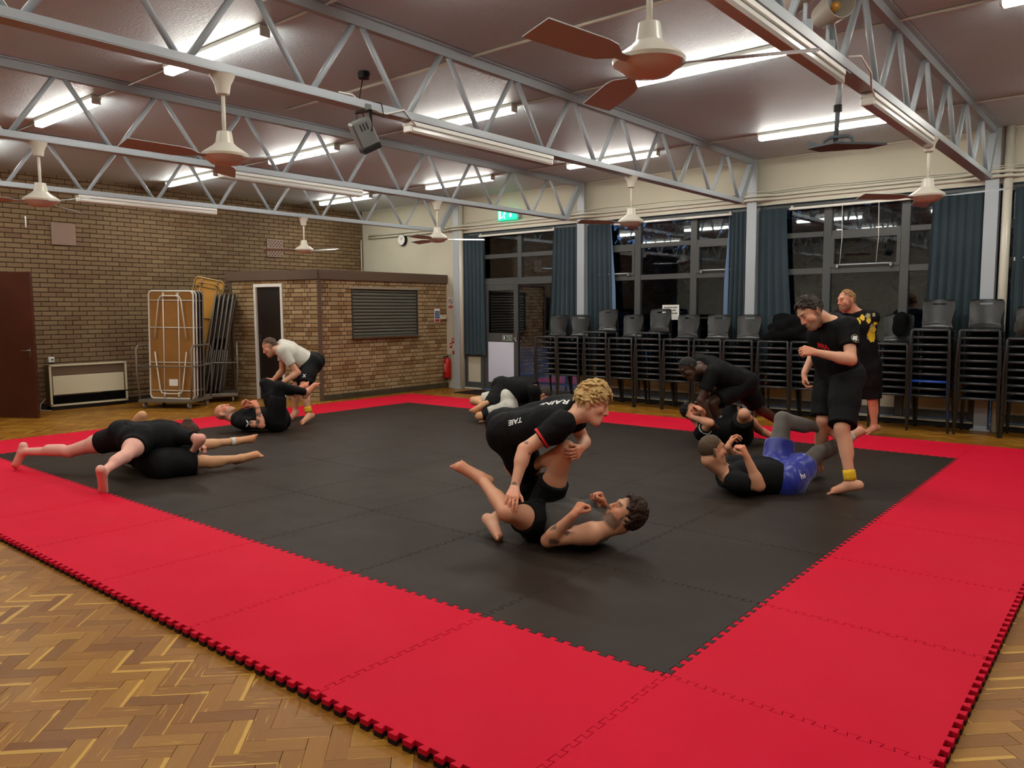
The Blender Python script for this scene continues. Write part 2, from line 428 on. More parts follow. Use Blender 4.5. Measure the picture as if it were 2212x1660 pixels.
def window(n, xl, xr, m1, m2, sashes):
    t = struct(empty('window_%d' % n, (0, 0, 0)))
    z0, z1 = 0.10, 3.04
    vbar(t, xl+0.04, z0, z1); vbar(t, xr-0.04, z0, z1); vbar(t, m1, z0, z1, 0.11); vbar(t, m2, z0, z1, 0.11)
    hbar(t, xl+.075, xr-.075, 3.0, 0.08, 0.07, 'head')
    ed = [xl+.075, m1-.055, m1+.055, m2-.055, m2+.055, xr-.075]
    for k in range(3):
        a, b = ed[2*k], ed[2*k+1]
        for z, h in ((2.59, 0.075), (2.075, 0.085), (0.64, 0.07), (0.16, 0.10)): hbar(t, a, b, z, h)
        pane(t, a, b, 2.627, 2.96); pane(t, a, b, 2.117, 2.553); pane(t, a, b, 0.675, 2.033)
        MB().box(((a+b)/2, WY, 0.405), (b-a, 0.03, 0.40)).build('spandrel_panel', M_CREAM, t)
        if k in sashes: sash(t, a, b, 2.117, 2.553)
    MB().box(((xl+xr)/2, WY-0.03, 0.085), (xr-xl-0.02, 0.16, 0.025)).build('cill', M_CREAMT, t)
    MB().box(((xl+xr)/2, WY, 0.036), (xr-xl-0.02, 0.10, 0.072)).build('plinth', mat('dark_plinth', rgb(40, 36, 32), 0.7), t)
window(2, COLX[1]+0.085, COLX[2]-0.085, -5.207, -4.20, (0, 2))
window(3, COLX[2]+0.085, COLX[3]-0.085, -2.16, -1.16, (1,))
window(4, COLX[3]+0.085, COLX[4]-0.085, 0.88, 1.88, (0, 2))
window(5, COLX[4]+0.085, XR, 3.6, 4.3, ())
# bay 1: fixed lights above a glazed door with side light
t = struct(empty('window_1', (0, 0, 0)))
x0, x1 = COLX[0]+0.09, COLX[1]-0.085
vbar(t, x0+.04, 0.03, 3.04); vbar(t, -8.66, 0.03, 3.04, 0.09); vbar(t, x1-.04, 0.03, 3.04); vbar(t, -7.716, 2.15, 2.96, 0.09)
hbar(t, x0+.075, -8.705, 3.0, .08, .07, 'head'); hbar(t, -8.615, x1-.075, 3.0, .08, .07, 'head')
hbar(t, -8.615, x1-.075, 2.095, 0.13)
for a, b in ((-8.615, -7.761), (-7.671, x1-.075)):
    hbar(t, a, b, 2.57, 0.08); pane(t, a, b, 2.61, 2.96); pane(t, a, b, 2.16, 2.53)
hbar(t, x0+.075, -8.705, 0.675, 0.06); hbar(t, x0+.075, -8.705, 0.095, 0.10)
pane(t, x0+.075, -8.705, 0.705, 2.96)
MB().box(((x0+.075-8.705)/2, WY, 0.395), (-8.705-x0-.075, 0.03, 0.5)).build('spandrel_panel', M_CREAM, t)
MB().box((-8.88, WY-0.05, 0.022), (0.42, 0.12, 0.03)).build('cill', M_CREAMT, t)
hbar(t, -7.77, x1-.075, 0.05, 0.08); pane(t, -7.77, x1-.075, 0.09, 2.03)
d = struct(empty('door_1', (0, 0, 0)))
MB().box((-8.56, WY, 1.03), (0.10, 0.06, 2.0), bev=.005).build('stile', M_ALU, d)
MB().box((-7.82, WY, 1.03), (0.10, 0.06, 2.0), bev=.005).build('stile', M_ALU, d)
MB().box((-8.19, WY, 1.98), (0.64, 0.06, 0.10)).build('top_rail', M_ALU, d)
MB().box((-8.19, WY, 1.03), (0.64, 0.06, 0.17)).build('middle_rail', M_ALU, d)
MB().box((-8.19, WY, 0.10), (0.64, 0.06, 0.14)).build('bottom_rail', M_ALU, d)
MB().box((-8.19, WY, 1.52), (0.64, 0.006, 0.82)).build('pane', M_GLASS, d)
MB().box((-8.19, WY-0.02, 0.555), (0.64, 0.02, 0.78)).build('kick_panel', mat('pale_blue_grey_panel', rgb(206, 210, 226), 0.35, 0.5), d)
hd = MB(); hd.box((-7.80, WY-0.045, 1.06), (0.05, 0.03, 0.16), bev=.006); hd.tube([(-7.80, WY-0.06, 1.03), (-7.80, WY-0.1, 1.03), (-7.74, WY-0.1, 0.96)], 0.012)
hd.build('handle', M_CHROME, d)

# ------------------------------------------------------------------ outside in the dusk
def outside():
    gm = NT('dusk_grass'); n = gm.noise(1.4, gm.pos(), 6, 0.7)
    gm.link(gm.ramp(n, [(0.35, rgb(90, 96, 92)), (0.65, rgb(170, 176, 176))]), gm.b.inputs['Base Color']); gm.b.inputs['Roughness'].default_value = 0.95
    o = MB().box((-4, 38, -0.22), (120, 58, 0.1)).build('lawn', gm.m); tag(o, 'dim blue-grey lawn outside the glazed exit door', 'lawn', None, 'structure')
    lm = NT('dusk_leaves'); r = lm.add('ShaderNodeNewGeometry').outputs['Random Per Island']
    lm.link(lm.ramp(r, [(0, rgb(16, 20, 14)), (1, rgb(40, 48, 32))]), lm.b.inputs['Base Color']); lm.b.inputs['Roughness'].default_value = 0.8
    bk = mat('dark_bark', rgb(50, 42, 36), 0.9)
    def tree(x, y, h, r, lab):
        t = empty('tree', (x, y, -0.17), 0, lab, 'tree', 'trees beyond the lawn')
        MB().tube([(0, 0, 0), (0.1, 0, h*.3), (-.1, .1, h*.6)], [0.22, 0.18, 0.10], 8).build('trunk', bk, t, True)
        m = MB(); rg = np.random.default_rng(int(abs(x*13+y*7)))
        for _ in range(1500):
            v = rg.normal(size=3); v /= np.linalg.norm(v); q = v*rg.uniform(0.35, 1)**0.5
            c = Vector((q[0]*r, q[1]*r, h*0.62 + q[2]*h*0.40)); s = rg.uniform(0.12, 0.3)
            R = Matrix.Rotation(rg.uniform(0, 6.3), 3, Vector(rg.normal(size=3)).normalized())
            m.add([R @ Vector(p)*s + c for p in ((-1, 0, 0), (0, -.5, .1), (1, 0, 0), (0, .5, .1))], [(0, 1, 2, 3)])
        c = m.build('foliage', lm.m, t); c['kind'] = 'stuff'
    tree(-10.5, 23, 6.5, 2.6, 'dark tree beyond the lawn seen through the exit door glass')
    tree(-16.0, 21, 5.0, 2.2, 'low dark tree at the far side of the lawn')
    tree(-6.6, 17.5, 7.0, 2.4, 'leafy tree outside the left pane of the notice window')
    tree(-3.0, 20.5, 6.0, 2.4, 'dark tree outside the middle of the notice window')
    tree(-2.0, 13.6, 5.0, 2.0, 'bushy tree close outside the window behind the standing men')
    tree(2.6, 15.0, 6.0, 2.2, 'dark tree outside the rightmost window')
    hd = empty('tree_line', (-8, 27, -0.17), 0, 'dark line of trees along the far end of the lawn', 'tree line')
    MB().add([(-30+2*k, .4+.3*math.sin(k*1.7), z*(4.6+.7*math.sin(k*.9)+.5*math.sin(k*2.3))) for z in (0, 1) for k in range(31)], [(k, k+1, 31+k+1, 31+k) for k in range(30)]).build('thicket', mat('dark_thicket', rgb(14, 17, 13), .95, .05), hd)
    hm = MB(); rg = np.random.default_rng(5)
    for _ in range(6000):
        c = Vector((rg.uniform(-28, 28), rg.uniform(-.6, .3), 5.4*rg.uniform(0, 1)**.7)); s = rg.uniform(0.15, 0.4)
        R = Matrix.Rotation(rg.uniform(0, 6.3), 3, Vector(rg.normal(size=3)).normalized())
        hm.add([R @ Vector(p)*s + c for p in ((-1, 0, 0), (0, -.6, .1), (1, 0, 0), (0, .6, .1))], [(0, 1, 2, 3)])
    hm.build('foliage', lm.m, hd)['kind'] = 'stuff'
outside()

# ------------------------------------------------------------------ foam mats
def mat_tiles():
    h, N, g, T = 0.0125, 13, 0.0011, MT
    p = 1.0/N
    wave = []
    for k in range(N):
        t0 = k*p
        wave += [(t0, -h), (t0+.31*p, -h), (t0+.21*p, h), (t0+.79*p, h), (t0+.69*p, -h)]
    poly = []
    poly.append((-h, -h)); poly += [(t, o) for t, o in wave[1:]]                       # bottom edge, left to right
    poly.append((1-h, -h)); poly += [(1+o, t) for t, o in wave[1:]]                    # right edge
    poly.append((1-h, 1-h)); poly += [(t, 1+o) for t, o in reversed(wave[1:])]         # top
    poly.append((-h, 1-h)); poly += [(o, t) for t, o in reversed(wave[1:])]            # left
    # inset for the seam
    P = [Vector(q) for q in poly]; n = len(P); Q = []
    for i in range(n):
        a = (P[i]-P[i-1]).normalized(); b = (P[(i+1) % n]-P[i]).normalized()
        na = Vector((-a.y, a.x)); nb = Vector((-b.y, b.x)); m = na+nb
        m = m/max(0.35, m.dot(na)) if m.length > 1e-6 else na
        Q.append(P[i] + m*g)
    zs = [0.0005, T*0.5, T-0.0012, T]
    V = []; F = []
    for li, z in enumerate(zs):
        for i in range(n):
            q = Q[i]
            if li == 3:
                a = (P[i]-P[i-1]).normalized(); b = (P[(i+1) % n]-P[i]).normalized(); na = Vector((-a.y, a.x)); nb = Vector((-b.y, b.x)); m = na+nb
                m = m/max(0.35, m.dot(na)) if m.length > 1e-6 else na
                q = Q[i] + m*0.0012
            V.append((q.x, q.y, z))
    for li in range(3):
        F += [(li*n+i, li*n+(i+1) % n, (li+1)*n+(i+1) % n, (li+1)*n+i) for i in range(n)]
    F.append(tuple(3*n+i for i in range(n)))
    def foam(name, c, c2, rough):
        t = NT(name); nz = t.noise(1.3, t.pos(), 5, 0.6)
        t.link(t.ramp(nz, [(0.3, c), (0.7, c2)]), t.b.inputs['Base Color'])
        t.link(t.math('ADD', t.math('MULTIPLY', t.noise(2.1, t.pos(), 6, 0.65), 0.22), rough-0.11), t.b.inputs['Roughness'])
        t.b.inputs['Specular IOR Level'].default_value = 0.12
        v = t.add('ShaderNodeTexVoronoi'); v.inputs['Scale'].default_value = 160; t.link(t.pos(), v.inputs['Vector'])
        t.bump(v.outputs[0], 0.12, 0.0015); return t.m
    red = foam('red_foam', rgb(202, 12, 44), rgb(210, 16, 50), 0.7)
    blk = foam('black_foam', rgb(46, 38, 32), rgb(52, 43, 36), 0.5)
    under = mat('black_foam_underside', rgb(40, 24, 24), 0.7, 0.2)
    def tile(m):
        me = bpy.data.meshes.new('mat_tile'); me.from_pydata(V, [], F); me.materials.append(m); me.materials.append(under)
        for i in range(n): me.polygons[i].material_index = 1
        me.update(); return me
    MR, MK = tile(red), tile(blk)
    sd = lambda i, n_: ORD[i] if i < len(ORD) else str(i+1)
    for i in range(10):           # i: 0 = right column .. 9 = far left column
        for j in range(8):        # j: 0 = near row .. 7 = far row
            isred = i in (0, 9) or j in (0, 7)
            o = put('mat_tile', MR if isred else MK, None, None, (-i, j-1, random.uniform(0, 0.0006)))
            if not isred:
                tag(o, 'black foam tile, %s row from near border, %s from right border' % (ORD[j-1], ORD[i-1]), 'mat tile', 'black foam tiles of the central field')
            else:
                if j == 0: l = 'red foam tile in the near border, %s from the right corner' % ORD[i]
                elif j == 7: l = 'red foam tile in the far border by the chairs, %s from right' % ORD[i]
                elif i == 0: l = 'red foam tile in the right border, %s from the near corner' % ORD[j]
                else: l = 'red foam tile in the left border, %s from the near corner' % ORD[j]
                tag(o, l, 'mat tile', 'red foam tiles of the border')
mat_tiles()

# ------------------------------------------------------------------ roof trusses
def trusses():
    zb, zt = 3.045, ZC-0.005
    ytop = 8.44; n = 15; dy = 0.915
    labs = ['grey lattice roof truss nearest the brick wall', 'grey lattice roof truss second from the brick wall', 'grey lattice roof truss third from the brick wall, carrying the grey spotlight',
            'grey lattice roof truss at the right, carrying the projector bracket', 'grey lattice roof truss outside the view at the right']
    for x, lab in zip(COLX, labs):
        t = empty('roof_truss', (x, 0, 0), 0, lab, 'truss', 'grey steel roof trusses')
        y0 = YF+0.2; ye = 8.02
        L = MB(); L.box((0, (y0+ye)/2, zb+0.004), (0.115, ye-y0, 0.008)); L.box((0, (y0+ye)/2, zb+0.035), (0.05, ye-y0, 0.056))
        for sx in (-1, 1): L.box((sx*0.0535, (y0+ye)/2, zb+0.032), (0.008, ye-y0, 0.052))
        L.build('bottom_chord', M_STEEL, t)
        L = MB(); L.box((0, (y0+8.47)/2, zt-0.005), (0.14, 8.47-y0, 0.01)); L.box((0, (y0+8.47)/2, zt-0.045), (0.06, 8.47-y0, 0.07))
        L.build('top_chord', M_STEEL, t)
        MB().bar((0, 8.0, zb+0.03), (0, 8.44, zt-0.02), 0.10, 0.07, (1, 0, 0)).build('end_strut', M_STEEL, t)
        MB().box((0, 8.0, zb+0.03), (0.12, 0.05, 0.07)).build('end_plate', M_STEEL, t)
        for k in range(n):
            yb = 7.08 - k*dy
            for s in (-1, 1):
                yt = yb + s*(dy/2 - 0.03)
                if yt < y0 or yb < y0+.1: continue
                MB().tube([(0, yb + s*0.03, zb+0.04), (0, yt, zt-0.05)], 0.0225, 10).build('diagonal', M_STEEL, t, True)
        MB().tube([(0, 7.97, zb+0.05), (0, 7.54+0.03, zt-0.05)], 0.0225, 10).build('diagonal', M_STEEL, t, True)
trusses()

# ------------------------------------------------------------------ strip lights
M_TUBE = mat('lit_diffuser', rgb(255, 252, 240), 0.4, 0.2, emit=rgb(255, 252, 244), estr=LAMP_STRENGTH)
M_TSIDE = mat('lit_diffuser_side', rgb(255, 252, 240), 0.4, 0.2, emit=rgb(255, 250, 236), estr=LAMP_STRENGTH*0.2)
M_OFFT = mat('unlit_diffuser', rgb(206, 204, 196), 0.18, 0.6)
def strip_light(loc, rz, lit, lab, grp, length=1.52):
    t = empty('strip_light', loc, rz, lab, 'light', grp)
    h = length/2
    MB().box((0, 0, -0.018), (length, 0.10, 0.035), bev=0.004).build('casing', M_WHITE, t)
    d = MB()
    prof = [(-0.034, -0.034), (-0.046, -0.05), (-0.046, -0.072), (-0.034, -0.088), (0.034, -0.088), (0.046, -0.072), (0.046, -0.05), (0.034, -0.034)]
    n = len(prof); e = h-0.022
    d.add([(-e, y, z) for y, z in prof] + [(e, y, z) for y, z in prof], [tuple(range(n-1, -1, -1)), tuple(range(n, 2*n))] + [(k, (k+1) % n, n+(k+1) % n, n+k) for k in range(n)])
    do = d.build('diffuser', M_TUBE if lit else M_OFFT, t)
    if lit:
        do.data.materials.append(M_TSIDE)
        for pl in do.data.polygons: pl.material_index = 0 if pl.normal.z < -0.3 else 1
    for s in (-1, 1): MB().box((s*(h-0.011), 0, -0.060), (0.022, 0.088, 0.052), bev=0.006).build('end_cap', M_WHITE, t)
    return t
BAYX = [-10.64, -7.65, -4.66, -1.74, 1.26, 4.2]
ROWY = [-2.2, 0.80, 3.80, 6.89]
rn = ['row behind the camera', 'near row', 'middle row', 'far row']
bn = ['in the bay by the brick wall', 'in the second bay from the brick wall', 'in the third bay from the brick wall', 'in the bay of the projector bracket', 'at the right end', 'past the right end']
for j, y in enumerate(ROWY):
    for i, x in enumerate(BAYX):
        if i == 5: continue
        strip_light((x, y, ZC), 0, True, 'lit white strip light, %s, %s' % (rn[j], bn[i]), 'lit ceiling strip lights')
for x, y, l in ((-3.22, 2.56, 'unlit strip light slung under the truss with the spotlight'), (-6.26, 2.70, 'unlit strip light slung under the second truss from the brick wall'),
                (-9.22, 2.44, 'unlit strip light slung under the truss nearest the brick wall'), (-0.18, 1.55, 'unlit strip light under the right truss, near the projector bracket'),
                (-0.18, 4.10, 'unlit strip light under the right truss, towards the windows')):
    strip_light((x + (0.0), y, 3.042), PI/2, False, l, 'unlit strip lights under the trusses', 1.9)

# ceiling conduits feeding the lights (cream tube along each row and cross runs)
for j, y in enumerate(ROWY[1:]):
    m = MB()
    tag(MB().tube([(XB+0.1, y+0.03, ZC-0.012), (XR-0.1, y+0.03, ZC-0.012)], 0.011, 8).build('ceiling_conduit', M_PIPE, None, True), 'thin cream conduit along the %s of ceiling lights' % rn[j+1], 'conduit', 'thin conduits on the ceiling')
tag(MB().tube([(-5.9, 2.35, ZC-0.012), (-0.4, 2.35, ZC-0.012)], 0.013, 8).build('ceiling_conduit', M_PIPE, None, True), 'thin cream conduit across the ceiling between near and middle light rows', 'conduit', 'thin conduits on the ceiling')

# ------------------------------------------------------------------ ceiling fans
M_FAN = mat('cream_enamel', rgb(216, 210, 194), 0.3, 0.5)
M_BLADE = mat('fan_blade_enamel', rgb(176, 184, 188), 0.35, 0.5)
def fan(x, y, rz, lab):
    t = empty('ceiling_fan', (x, y, 3.045), rz, lab, 'fan', 'ceiling fans under the trusses')
    MB().lathe([(0.025, -0.125), (0.04, -0.12), (0.05, -0.06), (0.075, -0.01), (0.08, 0.0)], 20).build('canopy', M_FAN, t, 0.6)
    MB().lathe([(0.0125, -0.40), (0.0125, -0.10)], 12).build('down_rod', M_FAN, t, True)
    MB().lathe([(0.03, -0.36), (0.045, -0.355), (0.055, -0.42), (0.062, -0.44)], 20).build('rod_cover', M_FAN, t, 0.6)
    MB().lathe([(0.062, -0.43), (0.075, -0.445), (0.135, -0.485), (0.15, -0.50), (0.145, -0.515), (0.12, -0.53), (0.09, -0.555), (0.03, -0.565)], 28).build('motor_housing', M_FAN, t, 0.7)
    for k in range(3):
        a = k*2*PI/3; R = Matrix.Rotation(a, 3, 'Z'); P = []; n = 9
        for i in range(n):
            s = i/(n-1); r = 0.13 + s*0.52; wd = 0.022 + 0.045*min(1, s*3.2)
            if s < 0.15: wd = 0.02
            zz = -0.522 - 0.002*s
            for sy in (-1, 1):
                for dz in (0, 0.004): P.append(R @ Vector((r, sy*wd, zz + sy*wd*0.22 + dz)))
        F = []
        for i in range(n-1):
            b = i*4; F += [(b, b+4, b+6, b+2), (b+1, b+3, b+7, b+5), (b, b+1, b+5, b+4), (b+2, b+6, b+7, b+3)]
        F += [(0, 2, 3, 1), ((n-1)*4, (n-1)*4+1, (n-1)*4+3, (n-1)*4+2)]
        MB().add(P, F).build('blade', M_BLADE, t, 0.6)
A = lambda dx, dy: math.atan2(dy, dx)
fan(-3.22, 0.02, A(.56, .32), 'cream ceiling fan in front of the truss with the spotlight')
fan(-6.26, 0.01, A(-.08, -.3), 'cream ceiling fan at the far left of the picture')
fan(-3.22, 5.05, A(-.35, -.57), 'cream ceiling fan hanging before the notice window')
fan(-0.18, 5.07, A(.59, -.12), 'cream ceiling fan at the end of the right truss')
fan(-9.22, 4.91, A(-.09, -.34), 'cream ceiling fan hanging beside the small wall grille')
fan(-6.26, 4.98, A(.30, .30), 'cream ceiling fan hanging in front of the exit door bay')
fan(-0.18, 0.12, A(-.05, -.38), 'large cream ceiling fan at the top, nearest the camera')

# ------------------------------------------------------------------ serving kiosk
def kiosk():
    t = empty('serving_kiosk', (0, 0, 0), 0, 'buff brick serving kiosk with brown fascia and closed roller shutter', 'kiosk')
    A, B, Cc, D = (-9.6, YW), (-9.6, 5.45), (-11.335, 4.833), (-12.14, 5.75)
    u = Vector((Cc[0]-B[0], Cc[1]-B[1], 0)); L2 = u.length; u.normalize(); nn = Vector((-u.y, u.x, 0)); nn = nn if nn.y < 0 else -nn
    du0, du1 = 0.73, 1.33
    # mortar cores, with openings left for door and hatch
    m = MB()
    def wall(p, q, n, z0, z1, th=0.10):
        p, q = Vector((*p, 0)), Vector((*q, 0)); b = [p, q, q-n*th, p-n*th]
        m.prism([(v.x, v.y) for v in b], z0, z1)
    X = Vector((1, 0, 0))
    wall((-9.6, YW), (-9.6, 7.745), X, 0, 2.09); wall((-9.6, 6.145), B, X, 0, 2.09)
    wall((-9.6, 7.745), (-9.6, 6.145), X, 0, 1.078); wall((-9.6, 7.745), (-9.6, 6.145), X, 1.94, 2.09)
    pu = lambda s: (B[0]+u.x*s, B[1]+u.y*s)
    wall(pu(0), pu(du0), nn, 0, 2.09); wall(pu(du1), pu(L2), nn, 0, 2.09); wall(pu(du0), pu(du1), nn, 2.03, 2.09)
    n3 = Vector((D[1]-Cc[1], -(D[0]-Cc[0]), 0)).normalized()
    wall(Cc, D, -n3 if n3.x > 0 else n3, 0, 2.09)
    m.build('mortar_core', M_MORTAR, t)
    lay_bricks(t, (-9.6, YW, 0.0), (0, -1, 0), (1, 0, 0), YW-5.45, 2.09, [(YW-7.745, YW-6.145, 1.078, 1.96)], 'flemish', M_BUFF, 220)
    lay_bricks(t, (B[0], B[1], 0.0), u, nn, L2, 2.09, [(du0, du1, 0, 2.03)], 'flemish', M_BUFF, 80)
    # fascia following the plan, roof slab
    off = 0.05
    f1 = MB(); f1.box((-9.6+off/2, (YW+5.42)/2, 2.175), (off, YW-5.42, 0.17), bev=.004)
    f1.build('fascia', M_BROWN, t)
    R = Matrix((u, nn, Vector((0, 0, 1)))).transposed()
    c = Vector((B[0], B[1], 2.175)) + u*(L2/2+0.02) + nn*(off/2)
    MB().box(c, (L2+0.08, off, 0.17), R, .004).build('fascia', M_BROWN, t)
    MB().prism([A, B, Cc, D, (-12.14, YW)], 2.092, 2.255).build('roof_slab', M_BROWN, t)
    MB().box((-9.583, 5.445, 1.045), (0.05, 0.06, 2.09), bev=.004).build('corner_trim', M_BROWN, t)
    MB().box((Cc[0]+.01, Cc[1]+.005, 1.045), (0.06, 0.06, 2.09), R, .004).build('corner_trim', M_BROWN, t)
    sk = mat('dark_skirting', rgb(40, 28, 20), 0.5)
    MB().box((-9.575, (YW+5.47)/2, 0.05), (0.03, YW-5.47, 0.10), bev=.004).build('skirting', mat('worn_skirting', rgb(70, 62, 44), 0.6, var=.3), t)
    # door
    dr = empty('door', (0, 0, 0)); dr.parent = t
    def dbox(s0, s1, z0, z1, th, outn, name, mt, bev=.003):
        c = Vector((B[0], B[1], (z0+z1)/2)) + u*((s0+s1)/2) + nn*outn
        return MB().box(c, (s1-s0, th, z1-z0), R, bev).build(name, mt, dr)
    dbox(du0, du0+.045, 0, 2.03, .08, -.01, 'jamb', M_WHITE); dbox(du1-.045, du1, 0, 2.03, .08, -.01, 'jamb', M_WHITE); dbox(du0+.045, du1-.045, 1.975, 2.03, .08, -.01, 'head', M_WHITE)
    dbox(du0+.047, du1-.047, 0.01, 1.973, .04, -.035, 'leaf', mat('dark_brown_door', rgb(38, 28, 22), 0.4))
    dbox(du1-.105, du1-.075, 1.02, 1.14, .012, -.008, 'handle_plate', M_CHROME, .002)
    # roller shutter
    s = empty('roller_shutter', (0, 0, 0)); s.parent = t
    M_SH = mat('grey_shutter_slat', rgb(112, 112, 100), 0.35, 0.5, 0.3)
    n = 14; z0, z1 = 1.10, 1.94; hh = (z1-z0)/n
    prof = [(0.0, 0.0), (0.014, hh*.15), (0.020, hh*.5), (0.014, hh*.85), (0.0, hh*.97)]
    sl = MB(); P = [(x, y, z) for y in (6.16, 7.73) for x, z in prof]; k = len(prof)
    sl.add(P, [(i, i+1, k+i+1, k+i) for i in range(k-1)] + [(0, k, 2*k-1, k-1)])
    sd = sl.data('slat', True); sd.materials.append(M_SH)
    for i in range(n): put('slat', sd, M_SH, s, (-9.625, 0, z0 + i*hh))
    MB().box((-9.61, 6.945, 1.088), (0.05, 1.57, 0.03), bev=.004).build('bottom_rail', M_SH, s)
    for y in (6.152, 7.738): MB().box((-9.61, y, 1.51), (0.06, 0.022, 0.86)).build('guide_rail', mat('dark_guide', rgb(60, 60, 56), .5), s)
    MB().box((-9.592, 6.945, 1.965), (0.05, 1.75, 0.045), bev=.004).build('lintel', mat('grey_lintel', rgb(150, 138, 116), .8), t)
    MB().box((-9.575, 6.945, 1.06), (0.10, 1.64, 0.03), bev=.005).build('sill', mat('brown_sill', rgb(92, 60, 38), .5), t)
kiosk()

# ------------------------------------------------------------------ lettering helper
_txt = {}
def text_obj(name, s, size, mt, parent, loc, rot, align='CENTER', depth=0.0008, bold=0.0):
    cu = bpy.data.curves.new('t', 'FONT'); cu.body = s; cu.size = size; cu.align_x = align; cu.align_y = 'CENTER'; cu.extrude = depth; cu.offset = bold
    o = bpy.data.objects.new('t', cu); COL.objects.link(o)
    dg = bpy.context.evaluated_depsgraph_get(); me = bpy.data.meshes.new_from_object(o.evaluated_get(dg))
    bpy.data.objects.remove(o); bpy.data.curves.remove(cu)
    me.materials.clear(); me.materials.append(mt); me.name = name
    ob = put(name, me, mt, parent, loc, rot); return ob
M_INK = mat('black_ink', rgb(24, 24, 24), .6); M_PAPER = mat('white_paper', rgb(232, 230, 224), .7); M_SRED = mat('sign_red', rgb(168, 26, 30), .5); M_SGRN = mat('sign_green_lit', rgb(30, 170, 130), .4, emit=rgb(20, 190, 140), estr=.9)
M_SWHT = mat('sign_white_lit', rgb(235, 245, 240), .4, emit=rgb(220, 255, 240), estr=.9); M_SBLU = mat('sign_blue', rgb(52, 84, 120), .5)
FY = (PI/2, 0, 0)      # faces -Y
FX = (PI/2, 0, PI/2)   # faces +X

# notices on the white wall and the kiosk end
t = empty('no_smoking_sign', (-9.475, YW-0.004, 1.70), 0, 'small no smoking notice above the fire extinguisher', 'notice')
MB().box((0, 0, 0), (0.13, 0.004, 0.22)).build('card', M_PAPER, t)
rg = MB(); n = 28
rg.add([(r*math.cos(2*PI*k/n), -0.003, 0.03 + r*math.sin(2*PI*k/n)) for r in (0.045, 0.058) for k in range(n)], [(k, (k+1) % n, n+(k+1) % n, n+k) for k in range(n)])
rg.build('prohibition_ring', mat('dark_red_ring', rgb(70, 18, 18), .5), t)
MB().bar((-0.034, -0.0035, 0.064), (0.034, -0.0035, -0.004), 0.012, 0.001, (0, 1, 0)).build('slash', mat('dark_red_ring', rgb(70, 18, 18), .5), t)
MB().box((0.004, -0.003, 0.03), (0.06, 0.001, 0.012)).build('cigarette', M_INK, t)
MB().box((0, -0.003, -0.075), (0.12, 0.001, 0.055)).build('red_panel', M_SRED, t)
text_obj('lettering', 'NO SMOKING', 0.018, M_PAPER, t, (0, -0.0045, -0.075), FY)
t = empty('fire_action_sign', (-9.45, YW-0.004, 0.86), 0, 'red and white fire extinguisher identification sign on the cream wall', 'notice')
MB().box((0.03, 0, 0.09), (0.07, 0.004, 0.10)).build('red_panel', M_SRED, t); MB().box((-0.03, 0, -0.01), (0.06, 0.004, 0.10)).build('red_panel', M_SRED, t)
MB().box((0.04, 0, -0.15), (0.06, 0.004, 0.07)).build('red_panel', M_SRED, t)
MB().box((0.035, -0.0025, 0.10), (0.025, 0.001, 0.05)).build('pictogram', M_PAPER, t); MB().box((-0.03, -0.0025, 0.0), (0.03, 0.001, 0.035)).build('pictogram', M_PAPER, t)
t = empty('notice_board', (-9.585, 8.27, 1.46), 0, 'blue fire notice mounted on the brick kiosk near the corner', 'notice')
MB().box((0, 0, 0), (0.008, 0.15, 0.26)).build('card', M_PAPER, t); MB().box((0.005, 0, 0.01), (0.002, 0.125, 0.15)).build('blue_panel', M_SBLU, t); MB().box((0.005, 0, -0.10), (0.002, 0.125, 0.045)).build('red_panel', M_SRED, t)
for k in range(4): MB().box((0.0065, 0, 0.06-k*.03), (0.001, 0.09, 0.006)).build('print_line', M_PAPER, t)
t = empty('alarm_call_box', (-9.575, 8.44, 1.42), 0, 'cream alarm box on the kiosk beside the blue notice', 'box')
MB().box((0, 0, 0), (0.05, 0.17, 0.085), bev=.01).build('case', M_CREAMT, t); MB().box((0.026, 0.05, 0), (0.004, 0.03, 0.04)).build('label', mat('yellow_label', rgb(210, 180, 60), .5), t); MB().box((0.026, -0.03, 0.02), (0.004, 0.016, 0.016)).build('key_switch', M_INK, t)

# fire extinguisher
t = empty('fire_extinguisher', (-9.50, YW-0.095, 0.20), 0, 'red fire extinguisher hung on the cream wall beside the kiosk', 'fire extinguisher')
M_FX = mat('extinguisher_red', rgb(176, 22, 26), .28, .5)
MB().lathe([(0.03, 0), (0.07, 0.006), (0.075, 0.02), (0.075, 0.34), (0.06, 0.385), (0.025, 0.405), (0.022, 0.42)], 24).build('cylinder', M_FX, t, 0.6)
MB().lathe([(0.02, 0.41), (0.02, 0.45), (0.008, 0.46)], 12).build('valve', M_INK, t)
v = MB(); v.bar((0, 0, 0.45), (0.10, 0, 0.47), 0.02, 0.012); v.bar((0, 0, 0.43), (0.09, 0, 0.425), 0.02, 0.01); v.build('squeeze_lever', M_INK, t)
MB().tube([(-.01, 0, .43), (-.08, -.01, .42), (-.13, -.02, .36), (-.14, -.02, .26), (-.12, -.02, .14), (-.08, -.03, .05)], .011, 8).build('hose', M_RUBBER, t, True)
lb = MB(); n = 10
lb.add([(0.0765*math.sin(a), -0.0765*math.cos(a), z) for z in (.13, .30) for a in [(-.6+1.2*k/n) for k in range(n+1)]], [(k, k+1, n+2+k, n+1+k) for k in range(n)]); lb.build('label', mat('extinguisher_label', rgb(196, 60, 56), .5), t, True)
for k in range(4): MB().box((0.0+.01*(k % 2), -0.079, .27-k*.035), (0.05-.01*k, 0.002, 0.010)).build('print_line', M_PAPER, t)

